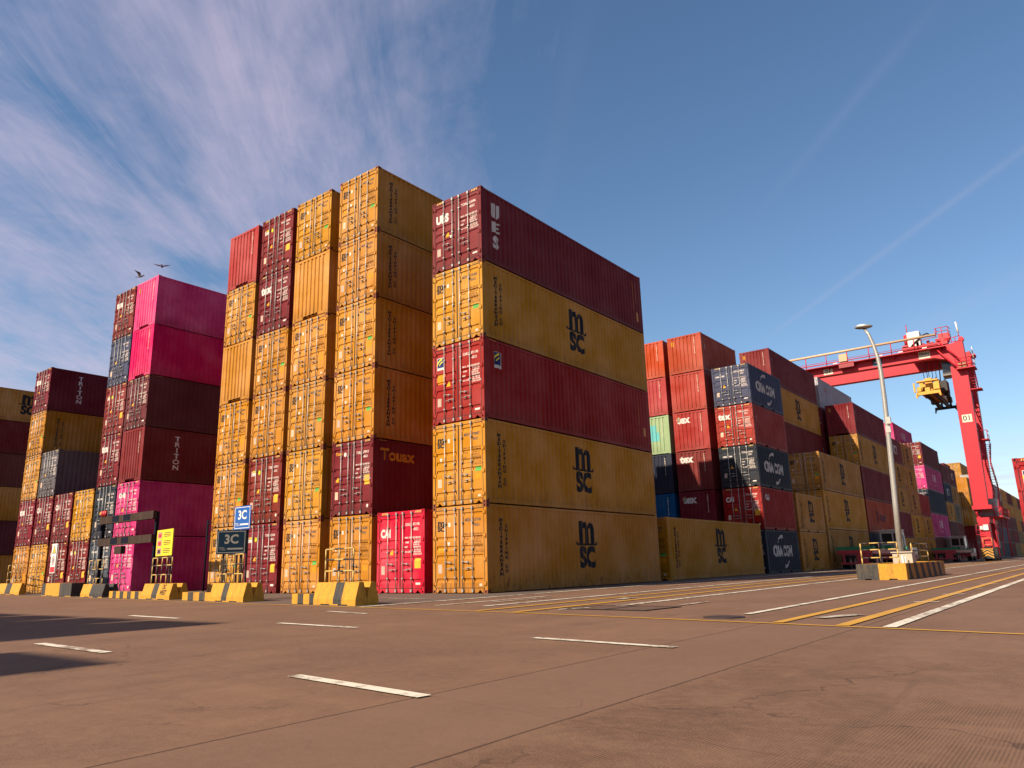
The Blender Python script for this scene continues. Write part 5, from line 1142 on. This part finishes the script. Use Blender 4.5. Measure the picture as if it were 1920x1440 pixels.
for x in (-0.45, 0.45): sbox('telescopic_beam', x - 0.16, x + 0.16, -5.84, 5.84, 0.05, 0.40, mat=SPK)
sbox('main_frame', -0.75, 0.75, -3.0, 3.0, 0.36, 0.75, mat=SPY)
sbox('head_block', -1.0, 1.0, -4.6, 1.6, 1.15, 1.5); sbox('head_block', -0.35, 0.35, -5.0, -4.55, 0.6, 2.1)
for x in (-0.85, 0.8): sbox('sheave_housing', x - 0.2, x + 0.2, -4.4, 1.3, 1.5, 1.95)
for x in (-0.95, 0.75):
    for y in (-5.2, 3.6): sbox('hydraulic_unit', x - 0.22, x + 0.35, y - 0.5, y + 0.5, 0.42, 1.05, mat=SPY if y < 0 else SPK)
for x0, x1, z0, z1 in ((-1.15, -0.7, 0.45, 0.9), (0.6, 1.2, 0.5, 1.3), (-0.3, 0.2, 0.36, 0.8), (-1.1, 1.1, 1.55, 1.7)): sbox('end_bracket', x0, x1, -6.05, -5.3, z0, z1)
for s_ in (-1, 1): sbox('side_strut', s_ * 0.95 - 0.07, s_ * 0.95 + 0.07, -5.8, -1.0, 0.4, 0.62)
for k in range(4): sbox('cable_guide', -0.9 + k * 0.5, -0.72 + k * 0.5, 5.2, 5.9, 0.34, 0.8, mat=SPK)
bm = bmesh.new(); prism(bm, [(1.2, 5.9, 0.3), (1.9, 5.9, -0.5), (1.55, 5.9, 0.55), (1.2, 5.9, 0.6)], (0, 0.3, 0)); ob('guide_arm', mesh(bm, 'guide_arm', SPK), SP)
sbox('cable_basket', 1.02, 1.75, -4.2, -2.4, 0.5, 1.7, mat=SPK); sbox('cable_basket', 1.1, 1.5, -2.2, -0.4, 0.3, 0.9, mat=SPK)
bm = bmesh.new()
for x in (-0.8, -0.3, 0.4, 0.8):
    for y in (-1.2, 1.2): tube(bm, [(x, y, 1.9), (x * 1.3 + 0.1, y * 1.5, 5.9)], 0.035, 6)
tube(bm, [(1.1, 0, 1.5), (1.4, -0.5, 5.8)], 0.05, 6); tube(bm, [(-0.5, -1.0, 1.9), (0.4, -1.0, 2.9)], 0.05, 6); tube(bm, [(0.5, -1.0, 1.9), (-0.2, -1.0, 2.9)], 0.05, 6)
ob('cables', mesh(bm, 'cables', SPK), SP)

# ------------------------------------------------------------------ birds
def bird(loc, rz, label, flap):
    bm = bmesh.new(); body = [(-0.20, 0.006), (-0.14, 0.035), (-0.02, 0.06), (0.08, 0.05), (0.15, 0.025), (0.20, 0.012)]
    rings = []
    for x, r in body: rings.append([bm.verts.new((x, r * math.cos(a * math.pi / 4), r * 0.9 * math.sin(a * math.pi / 4))) for a in range(8)])
    for i in range(len(rings) - 1):
        for k in range(8): bm.faces.new((rings[i][k], rings[i][(k + 1) % 8], rings[i + 1][(k + 1) % 8], rings[i + 1][k]))
    bm.faces.new(rings[0]); bm.faces.new(rings[-1])
    bmesh.ops.create_icosphere(bm, subdivisions=1, radius=0.034, matrix=Matrix.Translation((0.19, 0, 0.02)))
    prism(bm, [(-0.18, -0.02, 0), (-0.18, 0.02, 0), (-0.32, 0.06, 0.005), (-0.32, -0.06, 0.005)], (0, 0, 0.008))
    for s, f in ((-1, flap[0]), (1, flap[1])):
        m1 = (0.22 * math.cos(f), 0.22 * math.sin(f)); m2 = (0.48 * math.cos(f * 0.5), 0.22 * math.sin(f) + 0.26 * math.sin(f * 0.4))
        prism(bm, [(0.08, s * 0.03, 0.03), (-0.10, s * 0.03, 0.02), (-0.10, s * m1[0], m1[1]), (0.11, s * m1[0], m1[1] + 0.01)], (0, 0, 0.010))
        prism(bm, [(0.11, s * m1[0], m1[1] + 0.01), (-0.10, s * m1[0], m1[1]), (-0.10, s * m2[0], m2[1])], (0, 0, 0.008))
    tag(ob('bird', mesh(bm, 'bird', make_flat('grey_plumage', (0.10, 0.085, 0.085), 0.7, 0.2)), None, loc, rz), label, 'bird', 'birds in flight')
bird((-24.6, 0.5, 18.3), 2.6, 'small dark bird gliding above the pink stack, the upper one', (0.35, 0.25)); bird((-26.75, 0.3, 18.2), 0.4, 'small dark bird with raised wings, the lower left one', (0.95, 0.7))
